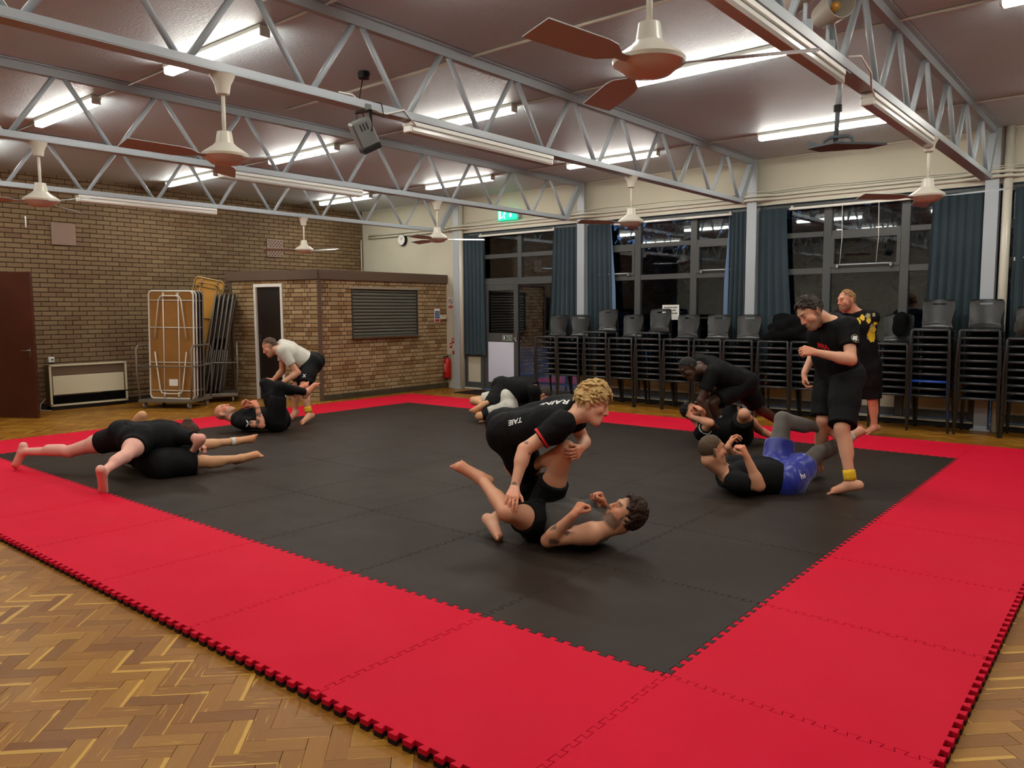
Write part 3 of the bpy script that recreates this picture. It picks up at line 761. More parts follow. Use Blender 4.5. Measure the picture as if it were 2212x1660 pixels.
# wall clock
t = empty('wall_clock', (-10.82, YW, 3.03), 0, 'round white wall clock high on the cream wall', 'clock')
def disc(r, y0, y1, name, mt, par, n=28):
    MB().add([(r*math.cos(2*PI*k/n), y, r*math.sin(2*PI*k/n)) for y in (y0, y1) for k in range(n)], [tuple(range(n)), tuple(range(2*n-1, n-1, -1))] + [(k, n+k, n+(k+1) % n, (k+1) % n) for k in range(n)]).build(name, mt, par, 0.5)
disc(0.115, 0, -0.07, 'rim', M_RUBBER, t); disc(0.105, -0.071, -0.075, 'face', M_PAPER, t)
MB().bar((0, -.077, 0), (0, -.077, .06), .008, .002, (0, 1, 0)).build('hour_hand', M_INK, t); MB().bar((0, -.078, 0), (.06, -.078, .05), .006, .002, (0, 1, 0)).build('minute_hand', M_INK, t)

# exit sign
t = empty('exit_sign', (-7.89, 8.42, 3.31), 0, 'green illuminated emergency exit sign above the exit door', 'sign')
MB().box((0, 0.03, 0), (0.44, 0.06, 0.20), bev=.008).build('light_box', M_SGRN, t)
MB().box((0.24, 0.06, 0), (0.05, 0.08, 0.14), bev=.006).build('bracket', M_STEEL, t)
rm = MB(); y = -0.002
disc(0.014, y, y-.002, 'runner_head', M_SWHT, t)
t.children[-1].location = (-0.045, 0, 0.052)
for a, b, w in (((-.05, .03), (-.075, -.02), .026), ((-.075, -.02), (-.045, -.045), .016), ((-.045, -.045), (-.06, -.078), .014), ((-.075, -.02), (-.10, -.05), .016), ((-.10, -.05), (-.13, -.05), .014), ((-.05, .028), (-.02, .01), .012), ((-.055, .028), (-.09, .02), .012)):
    rm.bar((a[0], y, a[1]), (b[0], y, b[1]), w, .002, (0, 1, 0))
rm.build('runner', M_SWHT, t)
dm = MB(); dm.box((-.165, y, -.005), (.05, .002, .14)); dm.build('doorway_mark', M_SWHT, t)
ar = MB(); ar.box((.09, y, .02), (.028, .002, .08)); ar.add([(.05, y, -.01), (.13, y, -.01), (.09, y, -.065)], [(0, 1, 2)]); ar.build('arrow', M_SWHT, t)

# push bar sign on the door
t = empty('door_sign', (-8.02, WY-0.034, 1.03), 0, 'small green push bar notice on the exit door', 'notice')
MB().box((0, 0, 0), (0.24, 0.004, 0.10)).build('card', mat('dark_green_sign', rgb(34, 70, 60), .5), t)
fr = MB()
for z in (-.045, .045): fr.box((0, -.003, z), (.23, .002, .005))
for x in (-.113, .113): fr.box((x, -.003, 0), (.005, .002, .09))
fr.build('border', M_PAPER, t); text_obj('lettering', 'Push bar\nto open', 0.034, M_PAPER, t, (0.035, -0.003, 0), FY)
MB().box((-.075, -.003, 0), (.03, .002, .05)).build('pictogram', M_PAPER, t)

# paper notice on the glass
t = empty('paper_notice', (-4.60, WY-0.012, 1.50), 0, 'white paper notice taped inside the window glass', 'notice')
MB().box((0, 0, 0), (0.30, 0.002, 0.24)).build('sheet', M_PAPER, t)
for z, s in ((.075, 'PLEASE DO NOT'), (.03, 'PARK CHAIRS'), (-.015, 'AGAINST GLASS')): text_obj('lettering', s, 0.032, M_INK, t, (0, -0.0025, z), FY, bold=.0012)

# ------------------------------------------------------------------ pipes and cables on the window wall
def pipe(pts, r, lab, name='conduit_pipe', mt=None): return tag(MB().tube(pts, r, 10).build(name, mt or M_PIPE, None, True), lab, 'pipe', 'cream pipes on the window wall')
def along(z, y, x0, x1, wig=0.0):
    xs = sorted(set([x0, x1] + [c+s for c in COLX for s in (-.35, -.17, .17, .35)] + [x0+k*.4 for k in range(int((x1-x0)/.4)+1)]))
    out = []
    for x in xs:
        if not (x0 <= x <= x1): continue
        b = any(abs(x-c) < .2 for c in COLX)
        out.append((x, y - (0.095 if b else 0), z + (wig*math.sin(x*2.1)+wig*.6*math.sin(x*5.3+1) if wig else 0)))
    return out
pipe(along(3.185, YW-.03, XB+.25, XR-.1), .019, 'upper of two cream conduits running above the window heads')
pipe(along(3.128, YW-.045, XB+.25, XR-.1), .019, 'lower of two cream conduits running above the window heads')
pipe(along(3.25, YW-.015, -9.0, XR-.1, .012), .006, 'thin upper cable looping along the wall over the windows', 'wall_cable')
pipe(along(3.225, YW-.015, -3.0, XR-.1, .01), .006, 'thin lower cable sagging along the wall over the windows', 'wall_cable')
pipe([(-9.12, 8.49, 0), (-9.12, 8.49, ZC)], .045, 'cream vertical downpipe beside the exit door curtain', 'downpipe')
pipe([(-0.02, 8.49, 0), (-0.02, 8.49, ZC)], .052, 'cream vertical downpipe at the right beside the steel column', 'downpipe')
pipe([(-12.1, 8.47, 3.1), (-12.1, 8.47, 2.26)], .014, 'thin white conduit down the corner of brick and cream walls', 'corner_conduit')
for x0, x1, l in ((-8.66, -6.86, 'white curtain rail over the exit door'), (-5.62, -3.55, 'white curtain rail over the notice window'), (-2.68, -0.78, 'white curtain rail over the window behind the standing men'), (0.8, 2.4, 'white curtain rail over the rightmost window')):
    t = empty('curtain_rail', ((x0+x1)/2, 8.50, 2.965), 0, l, 'curtain rail', 'white curtain rails')
    MB().box((0, 0, 0), (x1-x0, 0.03, 0.035), bev=.006).build('rail', M_WHITE, t)
    for s in (-1, 1): MB().box((s*(x1-x0)/2*.97, 0.03, 0.02), (0.02, 0.05, 0.05)).build('bracket', M_WHITE, t)
for x in (-1.95, -1.48): tag(MB().tube([(x, 8.49, 2.98), (x+.01, 8.49, 2.5), (x-.01, 8.49, 2.16)], .004, 6).build('pull_cord', M_WHITE, None, True), 'thin white pull cord %s before the middle window sash' % ('at the left' if x < -1.7 else 'at the right'), 'cord', 'blind pull cords')

# ------------------------------------------------------------------ curtains
def curtain_mat():
    t = NT('teal_curtain_cloth'); n = t.noise(300, t.pos(), 2)
    t.link(t.ramp(t.noise(1.5, t.pos(), 3), [(.3, rgb(46, 60, 67)), (.7, rgb(54, 68, 75))]), t.b.inputs['Base Color'])
    t.b.inputs['Roughness'].default_value = .9; t.b.inputs['Specular IOR Level'].default_value = .15; t.b.inputs['Sheen Weight'].default_value = .2
    t.bump(n, .2, .001); return t.m
M_CURT = curtain_mat(); M_LIN = mat('pale_blue_lining', rgb(104, 126, 156), .9, .1)
def curtain(x0, x1, b0, b1, zb, lab, lining=None, seed=0):
    rg = np.random.default_rng(seed); nf = max(4, int((x1-x0)/0.085)); nu = nf*10; nz = 14
    ph = rg.uniform(0, 6, 4); P = []; F = []
    amp = rg.uniform(.6, 1.2, nf+2)
    for j in range(nz+1):
        s = j/nz; z = 2.99 + (zb-2.99)*s; s2 = s**1.5
        for i in range(nu+1):
            uu = i/nu; fi = uu*nf
            a = amp[int(fi)]*(1-(fi % 1)) + amp[int(fi)+1]*(fi % 1)
            fold = math.sin(fi*2*PI + .8*math.sin(s*2.2+ph[0]+uu*3)*s)
            x = (x0+(x1-x0)*uu)*(1-s2) + (b0+(b1-b0)*uu)*s2 + .012*math.sin(fi*2*PI+1.3)*s
            y = 8.512 + fold*a*(0.018+0.022*min(1, s*1.6)) * (0.75)
            P.append((x, y, z + .006*math.sin(fi*2.2+ph[1])*s))
    w_ = nu+1
    F = [(j*w_+i, j*w_+i+1, (j+1)*w_+i+1, (j+1)*w_+i) for j in range(nz) for i in range(nu)]
    t = empty('curtain', ((x0+x1)/2, 8.512, zb), 0, lab, 'curtain', 'teal curtains on the window wall')
    P = [(p[0]-(x0+x1)/2, p[1]-8.512, p[2]-zb) for p in P]
    MB().add(P, F).build('cloth', M_CURT, t, True)
    if lining is not None:
        e = 1 if lining > 0 else -1; L = []
        for j in range(nz+1):
            s = j/nz; i = nu if e > 0 else 0; p = P[j*w_+i]; wd = .07*min(1, s*2.2)*(1 if s > .05 else 0)
            L += [(p[0], p[1]-.004, p[2]), (p[0]+e*wd*.5, p[1]-.03, p[2]), (p[0]+e*wd, p[1]-.005, p[2])]
        MB().add(L, [(j*3+k, j*3+k+1, (j+1)*3+k+1, (j+1)*3+k) for j in range(nz) for k in range(2)]).build('lining_edge', M_LIN, t, True)
curtain(-9.07, -8.56, -9.07, -8.54, .69, 'teal curtain at the left of the exit door, ending at waist height', None, 1)
curtain(-6.90, -6.36, -7.04, -6.36, .69, 'teal curtain between the exit door and the grey column', None, 2)
curtain(-6.16, -5.68, -6.16, -5.62, .69, 'teal curtain with pale lining at the left of the notice window', 1, 3)
curtain(-3.58, -3.31, -3.62, -3.31, .69, 'narrow teal curtain with pale lining right of the notice window', -1, 4)
curtain(-3.13, -2.72, -3.13, -2.56, .69, 'teal curtain behind the bearded man looking down', None, 5)
curtain(-0.84, -0.27, -0.92, -0.27, .69, 'teal curtain behind the two tallest chair stacks', None, 6)
curtain(0.06, 0.85, 0.06, 0.95, .69, 'teal curtain at the right edge beyond the downpipe', None, 7)

# ------------------------------------------------------------------ convector heater, grilles, socket
t = empty('convector_heater', (XB, 2.61, 0), 0, 'cream convector heater with black grilles against the brick wall', 'heater')
M_HC = mat('cream_heater_panel', rgb(214, 204, 174), .45, .4)
MB().box((.10, 0, .395), (.19, 1.20, .66), bev=.006).build('case', mat('brown_heater_case', rgb(104, 86, 66), .5), t)
MB().box((.20, 0, .395), (.012, 1.10, .30), bev=.004).build('front_panel', M_HC, t)
MB().box((.204, 0, .635), (.006, 1.13, .13)).build('top_grille', mat('matte_black_grille', rgb(14, 12, 11), .9, .05), t); MB().box((.204, 0, .165), (.006, 1.13, .13)).build('bottom_grille', mat('matte_black_grille', rgb(14, 12, 11), .9, .05), t)
f = MB()
for z in (.715, .08): f.box((.205, 0, z), (.022, 1.20, .03))
for y in (-.585, .585): f.box((.205, y, .395), (.022, .03, .64))
f.build('frame', M_HC, t)
MB().box((.09, 0, .035), (.16, 1.16, .07)).build('plinth', M_BLACKP, t)
for y in (-.50, .50): MB().lathe([(.008, 0), (.008, .004)], 10).build('screw', M_INK, t); t.children[-1].location = (.207, y, .50); t.children[-1].rotation_euler = (0, PI/2, 0)
tag(MB().tube([(XB+.06, 1.99, .18), (XB+.12, 1.90, .12), (XB+.12, 1.88, .02), (XB+.16, 1.98, .008), (XB+.24, 2.0, .008)], .006, 6).build('flex_cable', M_WHITE, None, True), 'white flex cable beside the heater', 'cable')
t = empty('fused_spur', (XB+.02, 2.12, .80), 0, 'small white fused spur on the brick wall above the heater', 'socket')
MB().box((0, 0, 0), (.04, .09, .09), bev=.008).build('case', M_WHITE, t); MB().box((.021, .01, .0), (.004, .03, .02)).build('switch', M_INK, t)
M_GR = mat('beige_grille', rgb(148, 122, 106), .55)
def grille(y, z, lab, holes):
    t = empty('wall_grille', (XB+.025, y, z), 0, lab, 'grille', 'ventilation grilles on the brick wall')
    MB().box((0, 0, 0), (.03, .36, .35), bev=.005).build('plate', M_GR, t)
    if holes:
        m = MB()
        for i in range(9):
            for j in range(9):
                if (i+j) % 2 == 0: m.box((.0155, -.14+i*.035, -.14+j*.035), (.002, .024, .024), Matrix.Rotation(PI/4, 3, 'X'))
        o = m.build('perforations', mat('grille_dark', rgb(36, 28, 24), .8), t); o['kind'] = 'stuff'
    else:
        m = MB()
        for i in range(22):
            for j in range(22):
                if (i+j) % 2 == 0: m.box((.0155, -.158+i*.015, -.158+j*.015), (.0015, .006, .006))
        o = m.build('perforations', mat('grille_mid', rgb(112, 92, 80), .8), t); o['kind'] = 'stuff'
grille(2.41, 2.80, 'square beige ventilation grille high on the brick wall at the left', False)
grille(6.30, 2.80, 'square ventilation grille with open lattice above the kiosk', True)

# brown door leaf standing open at the left edge
def open_door():
    a, b = Vector((-11.74, 1.235, 0)), Vector((-11.14, 1.56, 0))
    dv = (b-a); a = b - dv.normalized()*0.85; L = .85
    t = empty('open_door', (a.x, a.y, 0), math.atan2(dv.y, dv.x), 'dark red-brown door leaf standing open at the left edge', 'door')
    MB().box((L/2, 0, 1.075), (L, .045, 2.13), bev=.003).build('leaf', mat('red_brown_veneer', rgb(74, 34, 20), .4, .4, var=.2, vscale=2), t)
    h = MB(); h.box((L-.07, -.027, .98), (.035, .01, .16), bev=.002); h.tube([(L-.07, -.03, 1.0), (L-.07, -.07, 1.0), (L-.18, -.07, 1.0)], .009)
    h.build('lever_handle', M_CHROME, t, .6)
    h = MB(); h.box((L-.07, .027, .98), (.035, .01, .16), bev=.002); h.tube([(L-.07, .03, 1.0), (L-.07, .07, 1.0), (L-.18, .07, 1.0)], .009); h.build('lever_handle', M_CHROME, t, .6)
    MB().box((L-.0005, 0, 1.0), (.003, .025, .16)).build('lock_plate', M_CHROME, t)
    for z in (.25, 1.85): MB().lathe([(.008, -.05), (.008, .05)], 10).build('hinge', M_CHROME, t); t.children[-1].location = (-.005, -.025, z)
open_door()

# dark barrier mat by the exit door
tag(MB().box((-8.15, 8.12, .006), (1.15, .60, .012), bev=.003).build('door_mat', mat('dark_coir', rgb(44, 34, 28), .95, .05, bump=.4, bscale=300)), 'dark brown door mat before the exit door', 'door mat')

# ------------------------------------------------------------------ spotlights, projector bracket, ceiling rose
def box_spot():
    t = empty('spotlight', (-3.22, 1.17, 3.045), 0, 'grey box spotlight clamped under the middle truss', 'spotlight')
    R = Matrix.Rotation(.55, 3, 'X') @ Matrix.Rotation(-.5, 3, 'Z')
    M_SP = mat('grey_green_casting', rgb(104, 106, 102), .5, .4, var=.12)
    MB().box((0, 0, .01), (.13, .06, .05), bev=.005).build('clamp', M_SP, t)
    y = MB()
    for s in (-1, 1): y.bar((s*.085, 0, -.01), (s*.085, .0, -.17), .004, .03, (1, 0, 0))
    y.box((0, 0, -.012), (.175, .03, .005)); y.build('yoke', M_RUBBER, t)
    MB().box((0, .0, -.17), (.15, .15, .20), R, .012).build('housing', M_SP, t)
    MB().box(Vector((0, 0, -.17)) + R @ Vector((0, 0, -.115)), (.145, .145, .04), R, .004).build('hood', M_RUBBER, t)
    for k in range(3): MB().box(Vector((0, 0, -.17)) + R @ Vector((.076, -.02+k*.025, .05)), (.003, .010, .05), R).build('vent_slot', M_INK, t)
    MB().tube([(0.05, .03, -.02), (.12, .10, -.05), (.07, .12, .06), (.0, .08, .075)], .005, 6).build('cable', M_RUBBER, t, True)
box_spot()
def par_can(loc, rz, lab):
    t = empty('par_lamp', loc, rz, lab, 'spotlight', 'par can lamps on the right truss')
    c = MB(); n = 24; prof = [(.055, -.14), (.07, -.13), (.085, -.02), (.088, .10), (.084, .10), (.078, -.01), (.05, -.06)]
    c.add([(z, r*math.cos(2*PI*k/n), r*math.sin(2*PI*k/n)) for r, z in prof for k in range(n)], [(i*n+k, i*n+(k+1) % n, (i+1)*n+(k+1) % n, (i+1)*n+k) for i in range(len(prof)-1) for k in range(n)] + [tuple(range(n))])
    c.build('can', mat('cream_lamp_can', rgb(196, 190, 174), .4), t, .6)
    b = MB(); prof = [(.0, .06), (.02, .055), (.03, .03), (.025, -.0), (.015, -.05)]
    b.add([(z, r*math.cos(2*PI*k/16), r*math.sin(2*PI*k/16)) for r, z in prof for k in range(16)], [(i*16+k, i*16+(k+1) % 16, (i+1)*16+(k+1) % 16, (i+1)*16+k) for i in range(4) for k in range(16)])
    b.build('bulb', mat('amber_bulb', rgb(214, 150, 60), .08, .8), t, True)
    MB().lathe([(.012, -.2), (.012, .02)], 10, (-.05, 0, -.06)).build('stem', M_STEEL, t)
    MB().box((-.05, 0, -.22), (.10, .05, .08), bev=.006).build('clamp', M_STEEL, t)
par_can((-0.16, 2.30, 3.36), -.75, 'cream par lamp with amber bulb on the right truss')
par_can((-0.22, 1.93, 3.36), 2.4, 'cream par lamp turned away at the top edge of the picture')
def projector_bracket():
    t = empty('projector_bracket', (-0.18, 2.55, 3.045), 0, 'dark projector bracket on a pole under the right truss', 'bracket')
    MB().box((0, 0, -.005), (.10, .10, .01)).build('top_plate', M_STEEL, t)
    MB().tube([(0, 0, 0), (-.015, .02, -.24)], .020, 10).build('upper_pole', M_STEEL, t, True)
    MB().tube([(-.012, .015, -.20), (-.03, .04, -.44)], .015, 10).build('lower_pole', mat('dark_grey_metal', rgb(84, 92, 98), .45), t, True)
    MB().lathe([(.026, -.02), (.026, .02)], 12, (-.014, .018, -.22)).build('collar', M_RUBBER, t)
    dk = mat('dark_grey_metal', rgb(84, 92, 98), .45)
    m = MB(); m.prism([(-.16, -.10), (.02, -.16), (.27, .10), (.14, .16), (.02, .10), (-.13, .06)], -.475, -.462); m.build('tray', dk, t)
    m = MB(); m.bar((-.16, -.10, -.45), (-.13, .06, -.45), .006, .05); m.bar((-.13, .06, -.45), (.02, .10, -.45), .006, .05); m.build('rim', dk, t)
    MB().tube([(-.10, .0, -.47), (-.09, .0, -.42), (-.05, .01, -.40), (.05, .03, -.40), (.08, .03, -.42), (.09, .03, -.47)], .012, 8).build('loop_handle', dk, t, True)
    MB().box((.04, -.06, -.455), (.05, .05, .02)).build('adapter', dk, t)
projector_bracket()
t = empty('ceiling_rose', (-4.25, 2.05, ZC), 0, 'black cable outlet on the ceiling above the spotlight', 'cable outlet')
MB().lathe([(.05, 0), (.055, -.02), (.05, -.06), (.02, -.065)], 18).build('cap', M_RUBBER, t, .6)
MB().tube([(-.02, 0, -.06), (-.03, -.03, -.22), (.02, -.06, -.32), (.06, -.06, -.42)], .005, 6).build('cable', M_RUBBER, t, True)
tag(MB().tube([(-3.22+.06, 0.9, 3.11), (-3.20, 1.05, 3.13), (-3.19, 1.2, 3.05), (-3.16, 1.35, 3.04), (-3.15, 1.52, 3.10), (-3.16, 1.66, 3.0)], .007, 6).build('truss_cable', M_WHITE, None, True), 'white cable looped over the middle truss beside the spotlight', 'cable', 'cables on the trusses')
tag(MB().tube([(-0.10, 2.45, 3.1), (-0.06, 2.55, 3.12), (-0.05, 2.75, 3.06), (-0.1, 2.95, 3.02), (-.12, 3.1, 3.0)], .007, 6).build('truss_cable', M_WHITE, None, True), 'white cable looped at the right truss beside the projector bracket', 'cable', 'cables on the trusses')

# ------------------------------------------------------------------ stacking chairs
def chairs():
    M_SHELL = mat('charcoal_polypropylene', rgb(36, 36, 35), .27, .4, rvar=.08); M_FR = mat('grey_chair_frame', rgb(58, 62, 64), .3, .5)
    M_SHB = mat('blue_polypropylene', rgb(30, 60, 150), .32, .5); M_FRB = mat('blue_chair_frame', rgb(44, 84, 176), .35, .5)
    import bmesh
    prof = [(-.185, .438, .40), (-.17, .452, .40), (-.10, .452, .405), (0, .444, .405), (.10, .440, .395), (.155, .452, .375), (.19, .485, .335), (.207, .54, .318), (.217, .60, .332), (.226, .66, .362), (.232, .70, .374), (.237, .735, .374), (.240, .757, .374), (.243, .779, .372), (.246, .800, .362), (.248, .815, .34), (.249, .824, .30)]
    us = [-1, -.85, -.62, -.42, -.27, -.14, 0, .14, .27, .42, .62, .85, 1]
    bm = bmesh.new(); vg = []
    for (y, z, wd) in prof:
        row = []
        for q in us:
            bow = .022*(q*q) if z > .5 else .010*(q*q)
            row.append(bm.verts.new((q*wd/2, y - (bow if z > .5 else 0), z + (0 if z > .5 else bow*.6))))
        vg.append(row)
    for i in range(len(prof)-1):
        for j in range(len(us)-1):
            if i in (12,) and 3 <= j <= 8: continue
            bm.faces.new((vg[i][j], vg[i][j+1], vg[i+1][j+1], vg[i+1][j]))
    bmesh.ops.recalc_face_normals(bm, faces=bm.faces); bmesh.ops.solidify(bm, geom=bm.faces[:], thickness=.009)
    bmesh.ops.recalc_face_normals(bm, faces=bm.faces)
    shell = bpy.data.meshes.new('seat_shell'); bm.to_mesh(shell); bm.free(); shell.shade_smooth(); shell.set_sharp_from_angle(angle=.9)
    def tb(pts, r=.0105, nm='p'): return MB().tube(pts, r, 8).data(nm, True)
    parts = [('seat_shell', shell, 0)]
    parts.append(('front_bar', tb([(-.207, -.192, .447), (.207, -.192, .447)], .0155), 1))
    for s in (-1, 1):
        parts.append(('front_leg', tb([(s*.200, -.190, .447), (s*.207, -.193, .43), (s*.232, -.212, 0.0)], .0155), 1))
        parts.append(('rear_leg', tb([(s*.195, .13, .435), (s*.20, .15, .40), (s*.225, .235, 0.0)], .0155), 1))
        parts.append(('seat_rail', tb([(s*.200, -.19, .443), (s*.197, .14, .428)], .010), 1))
    parts.append(('rear_bar', tb([(-.19, .12, .425), (.19, .12, .425)], .009), 1))
    dat = {}
    for blue in (0, 1):
        for i, (n, me, k) in enumerate(parts):
            m2 = me if not blue else me.copy(); m2.materials.clear(); m2.materials.append((M_SHB if k == 0 else M_FRB) if blue else (M_SHELL if k == 0 else M_FR)); dat[blue, i] = m2
    fc = 1.004; cx = lambda a, b: 1.4772 + ((a+b)/2 - 1.4772)*fc
    stacks = [(cx(-6.816, -6.379), 8), (cx(-6.359, -5.921), 8), (cx(-5.801, -5.369), 9), (cx(-5.333, -4.886), 8), (cx(-4.821, -4.397), 9), (cx(-4.332, -3.915), 8), (cx(-3.831, -3.412), 8), (cx(-3.369, -2.93), 8),
              (cx(-2.845, -2.43), 8), (cx(-2.384, -1.962), 8), (cx(-1.34, -0.925), 8), (cx(-.89, -.454), 10), (cx(-.365, .07), 10), (cx(.129, .56), 9)]
    nm = ['stack nearest the exit door', 'second stack from the exit door', 'third stack from the exit door', 'fourth stack from the exit door', 'fifth stack from the exit door', 'sixth stack from the exit door', 'seventh stack from the exit door', 'eighth stack from the exit door',
          'stack under the black jackets', 'stack right of the black jackets', 'stack with the black cap', 'tall stack holding a blue chair', 'tall stack before the downpipe', 'stack with the patterned bag']
    for si, (x, n) in enumerate(stacks):
        for k in range(n):
            blue = 1 if (si == 11 and k == 2) else 0
            pos = 'bottom chair of' if k == 0 else ('top chair of' if k == n-1 else ORD[k] + ' chair up in')
            t = empty('stacking_chair', (x + random.uniform(-.002, .002), 8.17 - .006*k, .0915*k), random.uniform(-.006, .006),
                      ('%s plastic stacking chair, %s the %s' % ('blue' if blue else 'charcoal', pos, nm[si])), 'chair', 'stacking chairs along the windows')
            for i, (nme, me, kk) in enumerate(parts): put(nme, dat[blue, i], None, t)
    return stacks
STACKS = chairs()

# ------------------------------------------------------------------ folding tables on trolleys
M_TFR = mat('white_table_frame', rgb(214, 208, 194), .3, .5); M_TGR = mat('grey_table_frame', rgb(112, 106, 98), .4, .5, .3); M_HB = mat('brown_hardboard', rgb(150, 106, 52), .7, .2, var=.12, vscale=3); M_PLY = mat('golden_ply', rgb(196, 140, 62), .6, .2, var=.1); M_TRO = mat('grey_trolley_steel', rgb(126, 118, 106), .4, .5, .4)
M_DKT = mat('dark_table_underside', rgb(58, 44, 34), .7)
def table(mw, lab, frame, board, Wd=.76, H=1.83, label=False):
    """local: x across, z up, front face (underside) towards -y"""
    t = empty('folding_table', (0, 0, 0), 0, lab, 'table', 'folded tables stored upright'); t.matrix_world = mw
    MB().box((0, .010, H/2), (Wd-.03, .012, H-.03)).build('table_top', board, t)
    r = .012; c = .05; w2 = Wd/2-.012; z0, z1 = .012, H-.012
    pts = [(-w2, 0, z0+c), (-w2, 0, z1-c), (-w2+.02, 0, z1-.015), (-w2+c, 0, z1), (w2-c, 0, z1), (w2-.02, 0, z1-.015), (w2, 0, z1-c), (w2, 0, z0+c), (w2-.02, 0, z0+.015), (w2-c, 0, z0), (-w2+c, 0, z0), (-w2+.02, 0, z0+.015), (-w2, 0, z0+c)]
    MB().tube(pts, .015, 8, False).build('edge_frame', frame, t, True)
    for x in (-.13, .13): MB().tube([(x, -.006, .02), (x, -.006, H-.03)], .010, 8).build('long_rail', frame, t, True)
    for z in (.14, H*.34, H*.66, H-.16): MB().tube([(-w2, -.004, z), (w2, -.004, z)], .009, 8).build('cross_rail', frame, t, True)
    for s, zc in ((1, H-.09), (-1, .09)):
        q = lambda x, dz: (x, -.035, zc - s*dz)
        MB().tube([q(-.27, .68), q(-.19, .06), q(-.16, .01), q(-.11, 0), q(.11, 0), q(.16, .01), q(.19, .06), q(.27, .68)], .0105, 8).build('folding_leg', frame, t, True)
        for x in (-.12, .12): MB().box((x, -.02, zc - s*-.01), (.03, .03, .07), bev=.006).build('leg_bracket', frame, t)
    if label: MB().box((.02, -.001, .27), (.15, .003, .11)).build('paper_label', M_PAPER, t)
    return t
def frame_mat(o, xd, lean=0.0, yaw=0.0, tip=0.0):
    x = Vector((xd[0], xd[1], 0)).normalized(); y = Vector((0, 0, 1)).cross(x)
    M = Matrix((x, y, Vector((0, 0, 1)))).transposed().to_4x4(); M.translation = Vector(o)
    return M @ Matrix.Rotation(lean, 4, 'X') @ Matrix.Rotation(tip, 4, 'Y') @ Matrix.Rotation(yaw, 4, 'Z')
def trolley(o, xd, Lx, Ly, lab):
    t = empty('table_trolley', (0, 0, 0), 0, lab, 'trolley', 'table trolleys by the brick wall'); t.matrix_world = frame_mat(o, xd)
    x, y, z = Lx/2, Ly/2, .125
    b = MB()
    b.box((0, -y, z), (Lx, .04, .05), bev=.004); b.box((0, y, z), (Lx, .04, .05), bev=.004); b.box((-x, 0, z), (.04, Ly+.04, .05), bev=.004); b.box((x, 0, z), (.04, Ly+.04, .05), bev=.004)
    b.build('base_frame', M_TRO, t)
    MB().box((0, 0, z+.012), (Lx-.04, Ly-.04, .012)).build('deck', M_TRO, t)
    for s in (-1, 1):
        MB().tube([(s*x*.99, -y, z+.02), (s*(x+.03), -y, .55), (s*(x+.03), -y, .95), (s*(x+.03), -y+.05, 1.01), (s*(x+.03), y-.05, 1.01), (s*(x+.03), y, .95), (s*(x+.03), y, .55), (s*x*.99, y, z+.02)], .016, 8).build('end_hoop', M_TRO, t, True)
        MB().tube([(s*(x+.03), -y, .68), (s*(x+.03), y, .68)], .012, 8).build('hoop_bar', M_TRO, t, True)
    MB().tube([(-x-.03, y, .68), (x+.03, y, .68)], .012, 8).build('back_bar', M_TRO, t, True)
    MB().tube([(-x-.03, -y, .68), (x+.03, -y, .68)], .012, 8).build('front_bar', M_TRO, t, True)
    for sx in (-1, 1):
        for sy in (-1, 1):
            c = empty('castor', (0, 0, 0)); c.parent = t
            w_ = MB(); n = 16; cx_, cy_ = sx*(x-.06), sy*(y-.04)
            w_.add([(cx_+d, cy_+.05*math.cos(2*PI*k/n), .052+.05*math.sin(2*PI*k/n)) for d in (-.013, .013) for k in range(n)], [tuple(range(n)), tuple(range(2*n-1, n-1, -1))] + [(k, n+k, n+(k+1) % n, (k+1) % n) for k in range(n)])
            w_.build('wheel', mat('grey_castor_tyre', rgb(140, 134, 126), .5), c, .6)
            MB().box((cx_, cy_, .115), (.045, .05, .05), bev=.006).build('fork', M_CHROME, c)
    return t
xd = (.842, .538)
T1 = Vector((-10.82, 3.58, 0)); trolley(T1 - Vector((xd[0], xd[1], 0))*.10, xd, .88, .62, 'grey steel trolley holding white-framed tables upright')
yd = Vector((-xd[1], xd[0], 0)); xv = Vector((xd[0], xd[1], 0))
for k, (dy, fr, bd, l) in enumerate(((-.22, M_TFR, M_HB, 'white-framed folded table with paper label, front of the trolley'), (-.13, M_TFR, M_DKT, 'white-framed folded table second in the trolley'), (-.04, M_TGR, M_DKT, 'folded table third in the trolley'), (.05, M_TGR, M_DKT, 'folded table at the back of the trolley'))):
    table(frame_mat(T1 + yd*dy + xv*(-.03+.008*k) + Vector((0, 0, .145)), xd, -.02, 0, .015), l, fr, bd, .76 if k else .78, 1.75, k == 0)
# second trolley: tables seen edge on, leaning to the right
T2 = Vector((-11.17, 4.44, 0)); xd2 = (.56, .83); trolley(T2, xd2, .62, .70, 'dark grey trolley by the kiosk holding leaning tables edge on')
xv2 = Vector((xd2[0], xd2[1], 0)).normalized(); yv2 = Vector((-xv2.y, xv2.x, 0))
for k in range(5):
    o = T2 + xv2*(-.26 + .07*k) + Vector((0, 0, .145))
    table(frame_mat(o, (yv2.x, yv2.y), .17, .0, 0), 'grey-framed folded table leaning in the trolley by the kiosk, %s from the left' % ORD[k], M_TGR, M_DKT, .60, 1.74)
# table with golden ply underside poking up behind
table(frame_mat(Vector((-11.36, 3.98, .145)), (.60, .80), -.03, 0, .21), 'folded table with golden plywood underside poking up behind the trolleys', mat('dull_gold_frame', rgb(150, 128, 84), .4, .5, .4), M_PLY, .50, 2.02)

